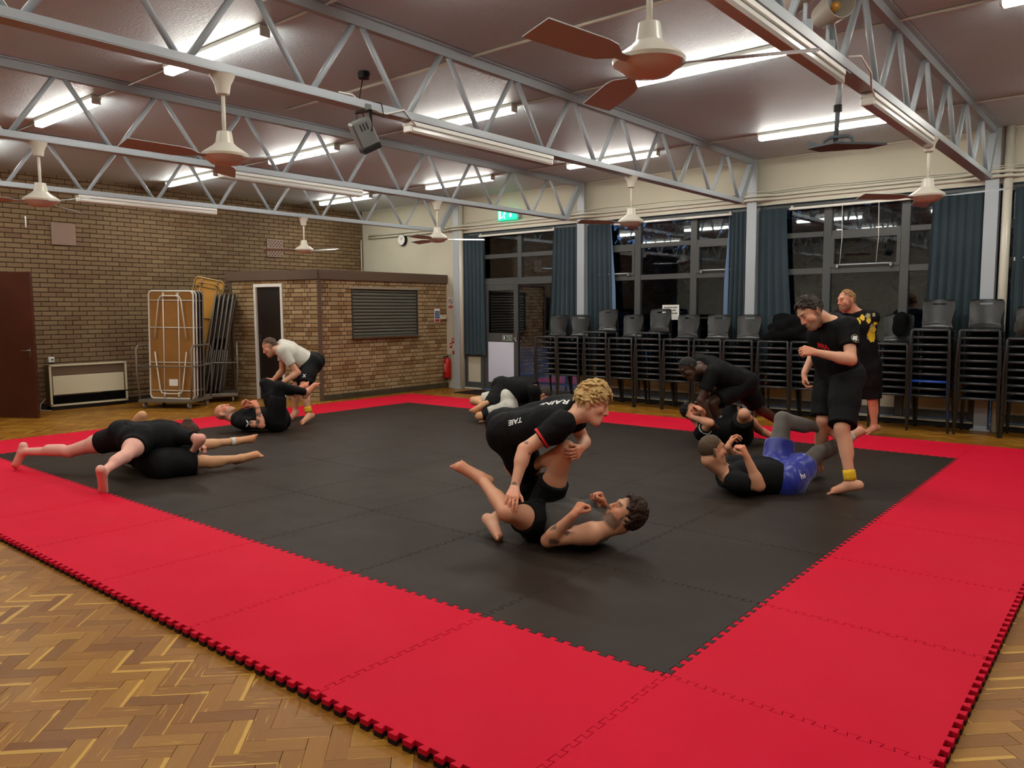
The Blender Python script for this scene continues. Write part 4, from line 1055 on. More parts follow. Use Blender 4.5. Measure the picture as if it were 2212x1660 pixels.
# ------------------------------------------------------------------ smooth solids: distance fields turned into one continuous mesh
def nv(a): return np.asarray(a, dtype=np.float64)
def unit(a):
    a = nv(a); return a/max(1e-9, np.linalg.norm(a))
def perp(v, to):
    v = nv(v); to = unit(to); v = v - to*(v@to); return unit(v)
class Cone:
    def __init__(s, a, b, r1, r2, k=.02, cuts=(), sub=False):
        s.a, s.b, s.r1, s.r2, s.k, s.cuts, s.sub = nv(a), nv(b), r1, r2, k, cuts, sub
        m = max(r1, r2); s.lo = np.minimum(s.a, s.b)-m; s.hi = np.maximum(s.a, s.b)+m
    def d(s, X, Y, Z):
        ba = s.b-s.a; L2 = ba@ba
        px, py, pz = X-s.a[0], Y-s.a[1], Z-s.a[2]
        t = (px*ba[0]+py*ba[1]+pz*ba[2])/max(L2, 1e-9); np.clip(t, 0, 1, out=t)
        return np.sqrt((px-t*ba[0])**2+(py-t*ba[1])**2+(pz-t*ba[2])**2) - (s.r1+(s.r2-s.r1)*t)
class Ell:
    def __init__(s, c, ax, r, k=.015, cuts=(), sub=False, noise=None):
        s.c, s.ax, s.r, s.k, s.cuts, s.sub, s.noise = nv(c), [unit(a) for a in ax], nv(r), k, cuts, sub, noise
        e = np.sqrt(sum((s.ax[i]*s.r[i])**2 for i in range(3))) + (noise[0] if noise else 0); s.lo, s.hi = s.c-e, s.c+e
    def d(s, X, Y, Z):
        px, py, pz = X-s.c[0], Y-s.c[1], Z-s.c[2]
        q = [(px*a[0]+py*a[1]+pz*a[2]) for a in s.ax]
        k0 = np.sqrt(sum((q[i]/s.r[i])**2 for i in range(3))); k1 = np.sqrt(sum((q[i]/s.r[i]**2)**2 for i in range(3)))
        d = k0*(k0-1)/np.maximum(k1, 1e-6)
        if s.noise:
            A, f, ph, st = s.noise
            q0, q1, q2 = q[0]*f*st[0], q[1]*f*st[1], q[2]*f*st[2]
            d = d - A*(np.sin(q0+1.7*np.sin(q1*.8+ph)+ph)*np.sin(q1+1.3*np.sin(q2*.9))*.6 + .55*np.sin(q2*1.1+1.9*np.sin(q0*.7+ph*2)+q1*.5))
        return d
def sdf_mesh(prims, h):
    lo = np.min([p.lo for p in prims if not p.sub], axis=0)-3*h; hi = np.max([p.hi for p in prims if not p.sub], axis=0)+3*h
    n = np.ceil((hi-lo)/h).astype(int)+1
    G = np.full(n, 0.5, dtype=np.float32)
    ax = [(lo[i]+h*np.arange(n[i])).astype(np.float32) for i in range(3)]
    for p in prims:
        m = max(p.k, 2.5*h)+h
        i0 = np.maximum(0, np.floor((p.lo-m-lo)/h).astype(int)); i1 = np.minimum(n, np.ceil((p.hi+m-lo)/h).astype(int)+1)
        if (i1 <= i0).any(): continue
        sl = tuple(slice(i0[i], i1[i]) for i in range(3))
        X = ax[0][sl[0]][:, None, None]; Y = ax[1][sl[1]][None, :, None]; Z = ax[2][sl[2]][None, None, :]
        d = p.d(X, Y, Z)
        for c, nn in p.cuts: d = np.maximum(d, (X-c[0])*nn[0]+(Y-c[1])*nn[1]+(Z-c[2])*nn[2])
        a = G[sl]; k = p.k
        if p.sub: d = -d; hh = np.clip(.5-.5*(a-d)/k*-1, 0, 1); hh = np.clip(.5+.5*(d-a)/k, 0, 1); G[sl] = a*(1-hh)+d*hh + k*hh*(1-hh)
        else: hh = np.clip(.5+.5*(d-a)/k, 0, 1); G[sl] = d*(1-hh)+a*hh - k*hh*(1-hh)
    S = G < 0
    cnt = np.zeros(n-1, dtype=np.int8)
    for dx in (0, 1):
        for dy in (0, 1):
            for dz in (0, 1): cnt += S[dx:n[0]-1+dx, dy:n[1]-1+dy, dz:n[2]-1+dz]
    I, Jx, K = np.nonzero((cnt > 0) & (cnt < 8)); N = len(I)
    idx = np.full(n-1, -1, dtype=np.int32); idx[I, Jx, K] = np.arange(N)
    cor = {}
    for dx in (0, 1):
        for dy in (0, 1):
            for dz in (0, 1): cor[dx, dy, dz] = G[I+dx, Jx+dy, K+dz].astype(np.float64)
    acc = np.zeros((N, 3)); num = np.zeros(N)
    for axi in range(3):
        o = [q for q in range(3) if q != axi]
        for u_ in (0, 1):
            for v_ in (0, 1):
                c0 = [0, 0, 0]; c0[o[0]] = u_; c0[o[1]] = v_; c1 = list(c0); c1[axi] = 1
                a, b = cor[tuple(c0)], cor[tuple(c1)]; m = (a < 0) != (b < 0)
                t = np.where(m, a/np.where(m, a-b, 1), 0)
                P = np.tile(np.array(c0, float), (N, 1)); P[:, axi] = t
                acc[m] += P[m]; num[m] += 1
    V = lo + h*(np.stack([I, Jx, K], 1) + acc/num[:, None])
    Q = []
    for axi in range(3):
        a = np.take(S, np.arange(n[axi]-1), axis=axi); b = np.take(S, np.arange(1, n[axi]), axis=axi)
        e = np.nonzero(a != b); e = np.stack(e, 1); o = [q for q in range(3) if q != axi]
        e = e[(e[:, o[0]] > 0) & (e[:, o[1]] > 0) & (e[:, o[0]] < n[o[0]]-1) & (e[:, o[1]] < n[o[1]]-1)]
        ins = S[e[:, 0], e[:, 1], e[:, 2]]
        def at(du, dv):
            c = e.copy(); c[:, o[0]] -= du; c[:, o[1]] -= dv; return idx[c[:, 0], c[:, 1], c[:, 2]]
        q = np.stack([at(1, 1), at(0, 1), at(0, 0), at(1, 0)], 1)
        if axi == 1: q = q[:, ::-1]
        q[~ins] = q[~ins][:, ::-1]; Q.append(q)
    return V, np.concatenate(Q)
def np_mesh(name, V, Q, m, parent=None, col=None):
    me = bpy.data.meshes.new(name)
    me.vertices.add(len(V)); me.vertices.foreach_set('co', V.astype(np.float32).ravel())
    me.loops.add(Q.size); me.loops.foreach_set('vertex_index', Q.astype(np.int32).ravel())
    me.polygons.add(len(Q)); me.polygons.foreach_set('loop_start', np.arange(0, Q.size, Q.shape[1], dtype=np.int32))
    me.update(calc_edges=True); me.validate(); me.shade_smooth()
    if col is not None:
        at = me.color_attributes.new('Col', 'FLOAT_COLOR', 'POINT'); at.data.foreach_set('color', np.c_[col, np.ones(len(col))].astype(np.float32).ravel())
    return put(name, me, m, parent)

# ------------------------------------------------------------------ skin, cloth, hair materials
def skin_mat():
    t = NT('skin'); a = t.add('ShaderNodeAttribute', attribute_name='Col').outputs[0]
    n = t.noise(38, t.pos(), 4)
    t.link(t.mix(t.math('MULTIPLY', n, .22), a, t.mix(1.0, a, (.72, .52, .46, 1), 'MULTIPLY')), t.b.inputs['Base Color'])
    t.b.inputs['Roughness'].default_value = .48; t.b.inputs['Specular IOR Level'].default_value = .35
    t.bump(t.noise(260, t.pos(), 2), .08, .001); return t.m
M_SKIN = skin_mat()
def cloth_mat(name, c, rough=.8, wr=.5, sc=9.0, spec=.25, sheen=.1):
    if name in MATS: return MATS[name]
    t = NT(name); n = t.noise(3.5, t.pos(), 3)
    lo = tuple(x*.8 for x in c[:3])+(1,); hi = tuple(min(1, x*1.15) for x in c[:3])+(1,)
    t.link(t.ramp(n, [(.3, lo), (.7, hi)]), t.b.inputs['Base Color'])
    t.b.inputs['Roughness'].default_value = rough; t.b.inputs['Specular IOR Level'].default_value = spec; t.b.inputs['Sheen Weight'].default_value = sheen
    m = t.add('ShaderNodeMapping'); m.inputs['Scale'].default_value = (1, 1, .55); t.link(t.pos(), m.inputs[0])
    w1 = t.noise(sc, m.outputs[0], 1.5, .4, .8); r = t.ramp(w1, [(.30, (0, 0, 0, 1)), (.5, (1, 1, 1, 1)), (.72, (.1, .1, .1, 1))])
    t.bump(t.math('ADD', t.math('MULTIPLY', r, .6), t.math('MULTIPLY', t.noise(sc*2.2, m.outputs[0], 2, .4), .4)), wr, .02)
    MATS[name] = t.m; return t.m
def hair_mat(name, c, c2):
    if name in MATS: return MATS[name]
    t = NT(name); m = t.add('ShaderNodeMapping'); m.inputs['Scale'].default_value = (60, 60, 60); t.link(t.pos(), m.inputs[0])
    n = t.noise(1.0, m.outputs[0], 4, .7, 1.5)
    t.link(t.ramp(n, [(.3, c), (.7, c2)]), t.b.inputs['Base Color']); t.b.inputs['Roughness'].default_value = .55; t.b.inputs['Specular IOR Level'].default_value = .3
    t.bump(n, .9, .006); MATS[name] = t.m; return t.m

# ------------------------------------------------------------------ human figure
def cv(r, u, f): v = CR*r + CU*u + CF*f; return unit((v.x, v.y, v.z))
def human(J, s, head, hands, fat=1.0, extra=()):
    """J joints, head = (face dir, crown dir), hands = {'R': (palm normal, curl), 'L': ...}; returns primitives and frames"""
    g = {k: nv(v) for k, v in J.items()}
    up = unit(g['che']-g['pel']); rC = perp(g['shR']-g['shL'], up); rP = perp(g['hiR']-g['hiL'], up); fw = np.cross(up, unit(rC+rP)); fw = unit(fw)
    P = []; A = P.append; f_ = fat*s
    # torso
    for sg in (-1, 1):
        hp = g['pel'] + rP*sg*.062*s; wa = g['pel']*.58+g['che']*.42 + (rC+rP)*sg*.031*s + fw*.012*s; ch = g['pel']*.22+g['che']*.78 + rC*sg*.078*s + fw*.008*s
        A(Cone(hp, wa, .108*f_, .098*f_, .05*s)); A(Cone(wa, ch, .098*f_, .108*f_, .05*s)); A(Cone(ch, g['che']-up*.035*s+rC*sg*.085*s, .106*f_, .075*f_, .05*s))
        side = 'R' if sg > 0 else 'L'
        A(Cone(ch+fw*.045*s, ch+fw*.05*s+up*.03*s, .07*f_, .07*f_, .04*s))
        A(Cone(g['che']-up*.0*s, g['sh'+side], .068*s, .060*s, .04*s))
        A(Cone(g['hi'+side]-fw*.045*s, g['hi'+side]-fw*.05*s-up*.03*s, .090*f_, .085*f_, .04*s))
    A(Cone(g['hiL'], g['hiR'], .104*f_, .104*f_, .05*s))
    hf, hu = unit(head[0]), None; hu = perp(head[1], hf); hr = np.cross(hf, hu); hc = g['hd']
    A(Cone(g['che']-up*.01*s, hc-hu*.055*s-hf*.022*s, .064*s, .056*s, .03*s))
    for sg in (-1, 1): A(Cone(hc-hu*.07*s-hf*.03*s, g['che']+rC*sg*.09*s, .04*s, .045*s, .05*s))
    # limbs
    for sd in 'RL':
        sh, el, wr = g['sh'+sd], g['el'+sd], g['wr'+sd]
        A(Cone(sh, sh+(el-sh)*.25, .063*s, .058*s, .03*s)); A(Cone(sh, el, .054*s, .041*s, .02*s))
        A(Cone(el, el+(wr-el)*.3, .042*s, .044*s, .02*s)); A(Cone(el+(wr-el)*.2, wr, .043*s, .027*s, .02*s))
        hi, kn, an = g['hi'+sd], g['kn'+sd], g['an'+sd]
        A(Cone(hi, kn, .090*f_, .056*s, .03*s)); A(Cone(hi+(kn-hi)*.15, hi+(kn-hi)*.5, .094*f_, .080*f_, .03*s)); A(Cone(kn, an, .052*s, .034*s, .02*s))
        ld = unit(an-kn); kneef = perp((kn-hi)+(kn-an)*.98, ld) if np.linalg.norm(np.cross(unit(kn-hi), ld)) > .25 else perp(fw, ld)
        A(Cone(kn+kneef*.012*s, kn+kneef*.012*s+ld*.03*s, .050*s, .045*s, .02*s))
        A(Cone(kn+(an-kn)*.18-kneef*.018*s, kn+(an-kn)*.45-kneef*.020*s, .050*s, .047*s, .03*s))
        foot(A, g, sd, s, ld, kneef)
        hand(A, g, sd, s, hands.get(sd, (None, .4)))
    # head
    o = lambda r, f, u: hc + hr*r*s + hf*f*s + hu*u*s
    A(Ell(o(0, -.008, .03), (hr, hf, hu), (.077*s, .096*s, .093*s), .02*s)); A(Ell(o(0, .03, -.045), (hr, hf, hu), (.057*s, .062*s, .066*s), .02*s))
    A(Cone(o(-.014, .072, -.098), o(.014, .072, -.098), .022*s, .022*s, .02*s)); A(Cone(o(-.034, .078, .034), o(.034, .078, .034), .016*s, .016*s, .012*s))
    for sg in (-1, 1):
        A(Cone(o(sg*.042, .06, -.018), o(sg*.046, .045, -.03), .026*s, .026*s, .02*s))
        A(Ell(o(sg*.031, .098, .012), (hr, hf, hu), (.016*s, .016*s, .011*s), .010*s, sub=True))
        A(Cone(o(sg*.031, .078, .011), o(sg*.032, .078, .011), .0125*s, .0125*s, .003*s))
        A(Ell(o(sg*.087, -.014, -.002), (unit(hr+hf*sg*.45), unit(hf-hr*sg*.45), hu), (.008*s, .021*s, .034*s), .006*s)); A(Ell(o(sg*.096, -.006, -.002), (unit(hr+hf*sg*.45), unit(hf-hr*sg*.45), hu), (.006*s, .010*s, .020*s), .004*s, sub=True)); A(Cone(o(sg*.076, -.008, -.015), o(sg*.080, -.010, -.028), .010*s, .009*s, .006*s))
        A(Cone(o(sg*.050, -.01, -.05), o(sg*.03, .055, -.09), .026*s, .024*s, .03*s))
    A(Cone(o(0, .088, .022), o(0, .108, -.024), .009*s, .0135*s, .008*s)); A(Cone(o(-.010, .098, -.030), o(.010, .098, -.030), .009*s, .009*s, .006*s))
    A(Cone(o(-.018, .090, -.055), o(.018, .090, -.055), .0075*s, .0075*s, .008*s)); A(Cone(o(-.016, .088, -.069), o(.016, .088, -.069), .009*s, .009*s, .008*s))
    fr = dict(g=g, up=up, rC=rC, rP=rP, fw=fw, hf=hf, hu=hu, hr=hr, hc=hc, s=s, f_=f_)
    return P, fr
def foot(A, g, sd, s, ld, kneef):
    an, to = g['an'+sd], g['to'+sd]
    fd = unit(to-an); dn = perp(ld, fd); sole = dn
    heel = an + dn*.030*s - fd*.045*s; ball = to + dn*.0*s
    if (to-heel)@fd < .13*s: ball = heel + unit(to-heel)*.15*s
    t = unit(ball-heel); dn = perp(ld, t); lat = np.cross(t, dn) if sd == 'R' else np.cross(dn, t)   # lat points to the little-toe side
    A(Cone(an, heel, .037*s, .033*s, .02*s)); A(Cone(heel, ball-lat*.012*s, .032*s, .024*s, .02*s)); A(Cone(heel, ball+lat*.018*s-t*.015*s, .028*s, .020*s, .02*s)); A(Cone(an+t*.02*s, ball-t*.01*s, .034*s, .022*s, .03*s))
    for i in range(5):
        b = ball + lat*(-.031+.0168*i)*s - t*(.006*i)*s + dn*.008*s; r = (.0118, .0088, .0084, .008, .0076)[i]*s; L = (.045, .042, .038, .033, .027)[i]*s
        A(Cone(b, b+t*L*.6+dn*.002*s, r, r*.9, .003*s)); A(Cone(b+t*L*.6+dn*.002*s, b+t*L+dn*.005*s, r*.95, r, .002*s))
def hand(A, g, sd, s, spec):
    wr, ha, el = g['wr'+sd], g['ha'+sd], g['el'+sd]
    pn, curl = spec
    hd = unit(ha-wr)
    pn = perp(pn if pn is not None else np.array([0, 0, -1.0])+.01, hd)
    lat = np.cross(hd, pn) if sd == 'R' else np.cross(pn, hd)     # towards the thumb
    k = wr + hd*.092*s
    for i in range(4):
        b = k + lat*(.031-.0212*i)*s - hd*(.004*abs(i-1.2))*s
        A(Cone(wr+lat*(.012-.008*i)*s+hd*.01*s, b, .017*s, .0125*s, .012*s))
        L = (.043, .047, .044, .035)[i]*s; L2 = L*.62; L3 = L*.5; r = (.0086, .0089, .0085, .0077)[i]*s
        a1, a2, a3 = .15+1.25*curl, .2+1.55*curl, .1+1.0*curl
        d1 = hd*math.cos(a1)+pn*math.sin(a1); d2 = hd*math.cos(a1+a2)+pn*math.sin(a1+a2); d3 = hd*math.cos(a1+a2+a3)+pn*math.sin(a1+a2+a3)
        sp = lat*(.10-.07*i)*(1-curl); d1 = unit(d1+sp)
        p1 = b+d1*L; p2 = p1+d2*L2; p3 = p2+d3*L3
        A(Cone(b, p1, r*1.08, r, .004*s)); A(Cone(p1, p2, r, r*.93, .002*s)); A(Cone(p2, p3, r*.93, r*.8, .002*s))
    A(Cone(wr+hd*.03*s+lat*.012*s, wr+hd*.045*s+lat*.022*s+pn*.010*s, .020*s, .018*s, .012*s))
    t0 = wr+hd*.040*s+lat*.026*s+pn*.010*s; td = unit(hd*.75+lat*(.75-.5*curl)+pn*(.15+.55*curl)); t1 = t0+td*.036*s; t2 = t1+unit(td*.8+hd*.3-lat*.3*curl+pn*.2)*.030*s
    A(Cone(t0, t1, .0125*s, .0108*s, .006*s)); A(Cone(t1, t2, .0108*s, .009*s, .003*s))

def skin_colour(V, fr, base, hairc, beard=0.0, brow=None, bald=0.0, tattoo=None, lips=.5):
    s = fr['s']; g = fr['g']; col = np.tile(np.array(base[:3]), (len(V), 1))
    def tint(mask, c, a):
        a = (mask*a)[:, None]; col[:] = col*(1-a)+np.array(c[:3])*a
    red = np.array(base[:3])*np.array([1.02, .66, .58])
    def near(p, r): return np.clip(1-np.linalg.norm(V-p, axis=1)/(r*s), 0, 1)
    for sd in 'RL':
        for k, r, a in (('ha', .13, .8), ('kn', .10, .2), ('el', .08, .5), ('to', .12, .6), ('an', .09, .3)): tint(np.minimum(1, near(g[k+sd], r)*1.6), red, a*.7)
    q = V-fr['hc']; r_, f, u = q@fr['hr']/s, q@fr['hf']/s, q@fr['hu']/s
    inh = (np.abs(r_) < .11) & (np.abs(f) < .14) & (u > -.125) & (u < .14)
    sm = lambda x, a, b: np.clip((x-a)/(b-a), 0, 1)
    face = inh*sm(f, -.01, .05)
    tint(face*sm(-np.abs(u+.015), -.05, -.01)*.8, red, .45)
    if beard > 0:
        b = inh*np.maximum(sm(-u, .035, .055)*sm(f, -.005, .02), sm(-np.abs(f-.012), -.022, -.01)*sm(-u, -.01, .02))*sm(u, -.122, -.105)
        lipm = sm(-np.abs(u+.062), -.014, -.008)*sm(-np.abs(r_), -.026, -.018)*sm(f, .07, .08)
        tint(b*(1-lipm), hairc, beard)
    lp = inh*sm(-np.abs(u+.062), -.013, -.008)*sm(-np.abs(r_), -.024, -.016)*sm(f, .075, .085); tint(lp, np.array(base[:3])*np.array([.85, .42, .42]), lips)
    bw = inh*sm(-np.abs(u-.036), -.009, -.005)*sm(-np.abs(np.abs(r_)-.032), -.022, -.014)*sm(f, .06, .07); tint(bw, hairc if brow is None else brow, .8)
    ey = inh*sm(-np.abs(u-.011), -.0065, -.003)*sm(-np.abs(np.abs(r_)-.031), -.014, -.010)*sm(f, .07, .078); tint(ey, (.03, .02, .02), .85)
    no = inh*sm(-np.abs(u+.036), -.006, -.003)*sm(-np.abs(np.abs(r_)-.008), -.006, -.003)*sm(f, .09, .095); tint(no, (.05, .02, .02), .7)
    if bald > 0:
        hm = inh*sm(u-.25*f, .035, .055)*sm(-f, -.075, -.05) + inh*sm(-f, .005, .02)*sm(u+.5*np.maximum(f, -.05), -.06, -.045); tint(np.clip(hm, 0, 1), hairc, bald)
    if tattoo:
        for sd, a, b, dens, seed in tattoo:
            p0, p1 = g[a+sd], g[b+sd]; ba = p1-p0; t = np.clip((V-p0)@ba/(ba@ba), 0, 1); dist = np.linalg.norm(V-(p0+t[:, None]*ba), axis=1)
            m = (dist < .065*s) & (t > .02) & (t < .98)
            w = V*55; n = np.sin(w[:, 0]+2*np.sin(w[:, 1]*.7+seed)+seed)+np.sin(w[:, 1]*1.1+1.7*np.sin(w[:, 2]*.8))+np.sin(w[:, 2]*1.3+1.3*np.sin(w[:, 0]*.9+seed*2))
            tint(m*np.clip((n-(2.2-2.2*dens))*3, 0, 1), (.06, .07, .08), .78)
    return np.clip(col, 0, 1)

def shirt(fr, sleeve, infl=.012, hem=-.03, neck=.02, loose=0.0):
    g, s, up, rC, rP, fw, f_ = (fr[k] for k in ('g', 's', 'up', 'rC', 'rP', 'fw', 'f_')); P = []; A = P.append
    c1 = (g['pel']+up*hem*s, -up); top = (g['che']+up*(neck+.012)*s, unit(up*1.0+fw*.25))
    for sg in (-1, 1):
        sd = 'R' if sg > 0 else 'L'
        hp = g['pel'] + rP*sg*.064*s; wa = g['pel']*.58+g['che']*.42 + (rC+rP)*sg*.032*s + fw*.012*s; ch = g['pel']*.22+g['che']*.78 + rC*sg*.078*s + fw*.008*s
        e = infl
        A(Cone(hp-up*.06*s, wa, .112*f_+e+loose, .102*f_+e+loose, .05*s, (c1,))); A(Cone(wa, ch, .102*f_+e+loose, .108*f_+e+loose*.5, .05*s, (c1,))); A(Cone(ch, g['che']-up*.035*s+rC*sg*.085*s, .106*f_+e, .077*f_+e, .05*s, () if sleeve > 0 else ((g['che']+rC*sg*.135*s, rC*sg),)))
        A(Cone(ch+fw*.045*s, ch+fw*.05*s+up*.03*s, .07*f_+e, .07*f_+e, .04*s))
        A(Cone(g['che'], g['sh'+sd] if sleeve > 0 else g['che']+rC*sg*.09*s, .068*s+e, .062*s+e, .04*s, (top,) if sleeve > 0 else (top, (g['che']+rC*sg*.125*s, rC*sg))))
        A(Cone(g['hi'+sd]-fw*.045*s, g['hi'+sd]-fw*.05*s-up*.03*s, .090*f_+e, .085*f_+e, .04*s, (c1,)))
        A(Cone(fr['hc']-fr['hu']*.07*s-fr['hf']*.03*s, g['che']+rC*sg*.09*s, .042*s+e*.5, .047*s+e, .05*s, ((g['che']+up*(neck+.028)*s, up),)))
        if sleeve > 0:
            sh, el = g['sh'+sd], g['el'+sd]; ad = unit(el-sh); ep = sh+(el-sh)*sleeve; cut = ((ep, ad),)
            A(Cone(sh, sh+(el-sh)*.25, .063*s+e, .059*s+e, .03*s, cut)); A(Cone(sh, ep+ad*.05, .057*s+e, .052*s+e*1.25+loose*.5, .02*s, cut))
    if sleeve > 0: A(Cone(g['che']-up*.04*s, g['che']+up*.05*s, .080*s+e, .066*s+e, .04*s, ((g['che']+up*(neck+.022)*s, unit(up+fw*.35)),)))
    return P
def shorts(fr, length, flare=.02, waist=.09, infl=.014, tight=False):
    g, s, up, rP, fw, f_ = (fr[k] for k in ('g', 's', 'up', 'rP', 'fw', 'f_')); P = []; A = P.append; e = infl
    c1 = (g['pel']+up*waist*s, up)
    A(Cone(g['hiL'], g['hiR'], .104*f_+e, .104*f_+e, .04*s))
    for sg in (-1, 1):
        sd = 'R' if sg > 0 else 'L'
        A(Cone(g['pel']+rP*sg*.063*s, g['pel']+up*.2*s+rP*sg*.058*s, .110*f_+e, .104*f_+e, .04*s, (c1,)))
        A(Cone(g['hi'+sd]-fw*.045*s, g['hi'+sd]-fw*.05*s-up*.03*s, .090*f_+e, .085*f_+e, .04*s))
        hi, kn = g['hi'+sd], g['kn'+sd]; d = unit(kn-hi); ep = hi+(kn-hi)*min(length, 1.0); cut = ((ep, d),)
        r1 = .094*f_+e; r2 = (.094+(.056-.094)*min(length, 1))*s+e+flare
        A(Cone(hi, ep+d*.06, r1, r2, .03*s, cut)); A(Cone(hi+(kn-hi)*.12, hi+(kn-hi)*min(.5, length), .094*f_+e+flare*.3, .083*f_+e+flare*.6, .03*s, cut))
    return P
def leggings(fr, ends, infl=.006, sides='RL', from_hip=.0):
    g, s, fw, f_ = fr['g'], fr['s'], fr['fw'], fr['f_']; P = []; A = P.append; e = infl
    for sd in sides:
        hi, kn, an = g['hi'+sd], g['kn'+sd], g['an'+sd]; ld = unit(an-kn); ep = kn+(an-kn)*ends; cut = ((ep, ld),)
        kneef = perp((kn-hi)+(kn-an)*.98, ld) if np.linalg.norm(np.cross(unit(kn-hi), ld)) > .25 else perp(fw, ld)
        A(Cone(hi, kn, .090*f_+e, .056*s+e, .03*s)); A(Cone(hi+(kn-hi)*.15, hi+(kn-hi)*.5, .094*f_+e, .080*f_+e, .03*s)); A(Cone(kn, an, .052*s+e, .034*s+e, .02*s, cut))
        A(Cone(kn+kneef*.012*s, kn+kneef*.012*s+ld*.03*s, .050*s+e, .045*s+e, .02*s)); A(Cone(kn+(an-kn)*.18-kneef*.018*s, kn+(an-kn)*.45-kneef*.020*s, .050*s+e, .047*s+e, .03*s, cut))
    return P
def hair(fr, th=.012, noise=None, line=.028, low=-.045, tilt=.55, top=0.0, locks=None):
    s, hf, hu, hr, hc = (fr[k] for k in ('s', 'hf', 'hu', 'hr', 'hc'))
    n = unit(hf*.80-hu*tilt); cut1 = (hc+hf*line*s+hu*.06*s, n); cut2 = (hc+hu*low*s-hf*.06*s, unit(-hu-hf*.1)); cut3 = (hc+hf*.012*s-hu*.02*s, unit(hf*1.0-hu*.35))
    c = hc+hu*(.03+top*.5)*s-hf*.008*s
    P = [Ell(c, (hr, hf, hu), (.077*s+th, .096*s+th, .093*s+th+top*s), .004, (cut1, cut2), noise=noise)]
    if locks:
        n_, ln, r0, r1, bias, sd = locks; rg = np.random.default_rng(sd); k = 0; R3 = np.array([.077*s+th, .096*s+th, .093*s+th+top*s])
        while k < n_:
            v = rg.normal(size=3); v /= np.linalg.norm(v); q = c + (hr*v[0]*R3[0]+hf*v[1]*R3[1]+hu*v[2]*R3[2])*.97
            if (q-cut1[0])@n > .004 or (q-cut2[0])@cut2[1] > -.004: continue
            nrm = unit(hr*v[0]/R3[0]+hf*v[1]/R3[1]+hu*v[2]/R3[2]); td = perp(nv(bias[0])*1.0 @ np.array([hr, hf, hu]) + rg.normal(size=3)*bias[1], nrm)
            m = q + td*ln*.5*s + nrm*ln*.22*s; e = q + td*ln*s + nrm*ln*rg.uniform(-.05, .25)*s
            P += [Cone(q, m, r0*s, r0*.9*s, .004), Cone(m, e, r0*.9*s, r1*s, .003)]; k += 1
    return P
def band(c, d, r, h, name, m, parent):
    c, d = nv(c), unit(d); a = perp((.3, .5, .8), d); b = np.cross(d, a); n = 20; V = []
    for z, rr in ((-h/2, r*.98), (-h/2, r*1.04), (-h*.15, r*1.07), (h*.2, r*1.05), (h/2, r*1.08), (h/2, r*.98)):
        V += [tuple(c+d*z+(a*math.cos(2*PI*k/n)+b*math.sin(2*PI*k/n))*rr) for k in range(n)]
    MB().add(V, [(i*n+k, i*n+(k+1) % n, (i+1)*n+(k+1) % n, (i+1)*n+k) for i in range(5) for k in range(n)]).build(name, m, parent, True)

# prints laid onto cloth: flat shapes dropped onto the surface
from mathutils.bvhtree import BVHTree
def bvh_of(o):
    me = o.data; V = [v.co.copy() for v in me.vertices]; return BVHTree.FromPolygons(V, [tuple(p.vertices) for p in me.polygons])
def drape(name, V2, F, o, ax, ay, tree, m, parent, off=.0025):
    ax, ay = unit(ax), None or unit(ay); nn = np.cross(ax, ay); out = []
    for x, y in V2:
        p = nv(o)+ax*x+ay*y
        hit = tree.ray_cast(Vector(p+nn*.25), Vector(-nn), .6)
        out.append(tuple(nv(hit[0])+nn*off) if hit[0] is not None else None)
    F = [f for f in F if all(out[i] is not None for i in f)]
    if not F: return
    MB().add([q if q is not None else (0, 0, -5) for q in out], F)
    use = sorted({i for f in F for i in f}); mp = {i: k for k, i in enumerate(use)}
    me = bpy.data.meshes.new(name); me.from_pydata([out[i] for i in use], [], [tuple(mp[i] for i in f) for f in F]); me.update()
    return put(name, me, m, parent)
def text2d(s, size, bold=0.004):
    import bmesh
    cu = bpy.data.curves.new('t', 'FONT'); cu.body = s; cu.size = size; cu.align_x = 'CENTER'; cu.align_y = 'CENTER'; cu.offset = bold; cu.resolution_u = 3
    o = bpy.data.objects.new('t', cu); COL.objects.link(o); dg = bpy.context.evaluated_depsgraph_get(); me = bpy.data.meshes.new_from_object(o.evaluated_get(dg))
    bpy.data.objects.remove(o); bpy.data.curves.remove(cu)
    bm = bmesh.new(); bm.from_mesh(me); bmesh.ops.triangulate(bm, faces=bm.faces); bmesh.ops.subdivide_edges(bm, edges=[e for e in bm.edges if e.calc_length() > size*.25], cuts=2); bmesh.ops.triangulate(bm, faces=bm.faces)
    V = [(v.co.x, v.co.y) for v in bm.verts]; bm.verts.ensure_lookup_table(); F = [tuple(v.index for v in f.verts) for f in bm.faces]; bm.free(); return V, F
def ring2d(r0, r1, n=24): return [(r*math.cos(2*PI*k/n), r*math.sin(2*PI*k/n)) for r in (r0, r1) for k in range(n)], [(k, (k+1) % n, n+(k+1) % n, n+k) for k in range(n)]
def blob2d(r, seed, n=22, sx=1.0, sy=1.0, jag=.35):
    rg = np.random.default_rng(seed); a = [r*(1+jag*math.sin(3*t+rg.uniform(0, 6))*.6+jag*rg.uniform(-.6, .6)) for t in np.linspace(0, 2*PI, n, endpoint=False)]
    return [(0, 0)]+[(a[k]*sx*math.cos(2*PI*k/n), a[k]*sy*math.sin(2*PI*k/n)) for k in range(n)], [(0, 1+k, 1+(k+1) % n) for k in range(n)]

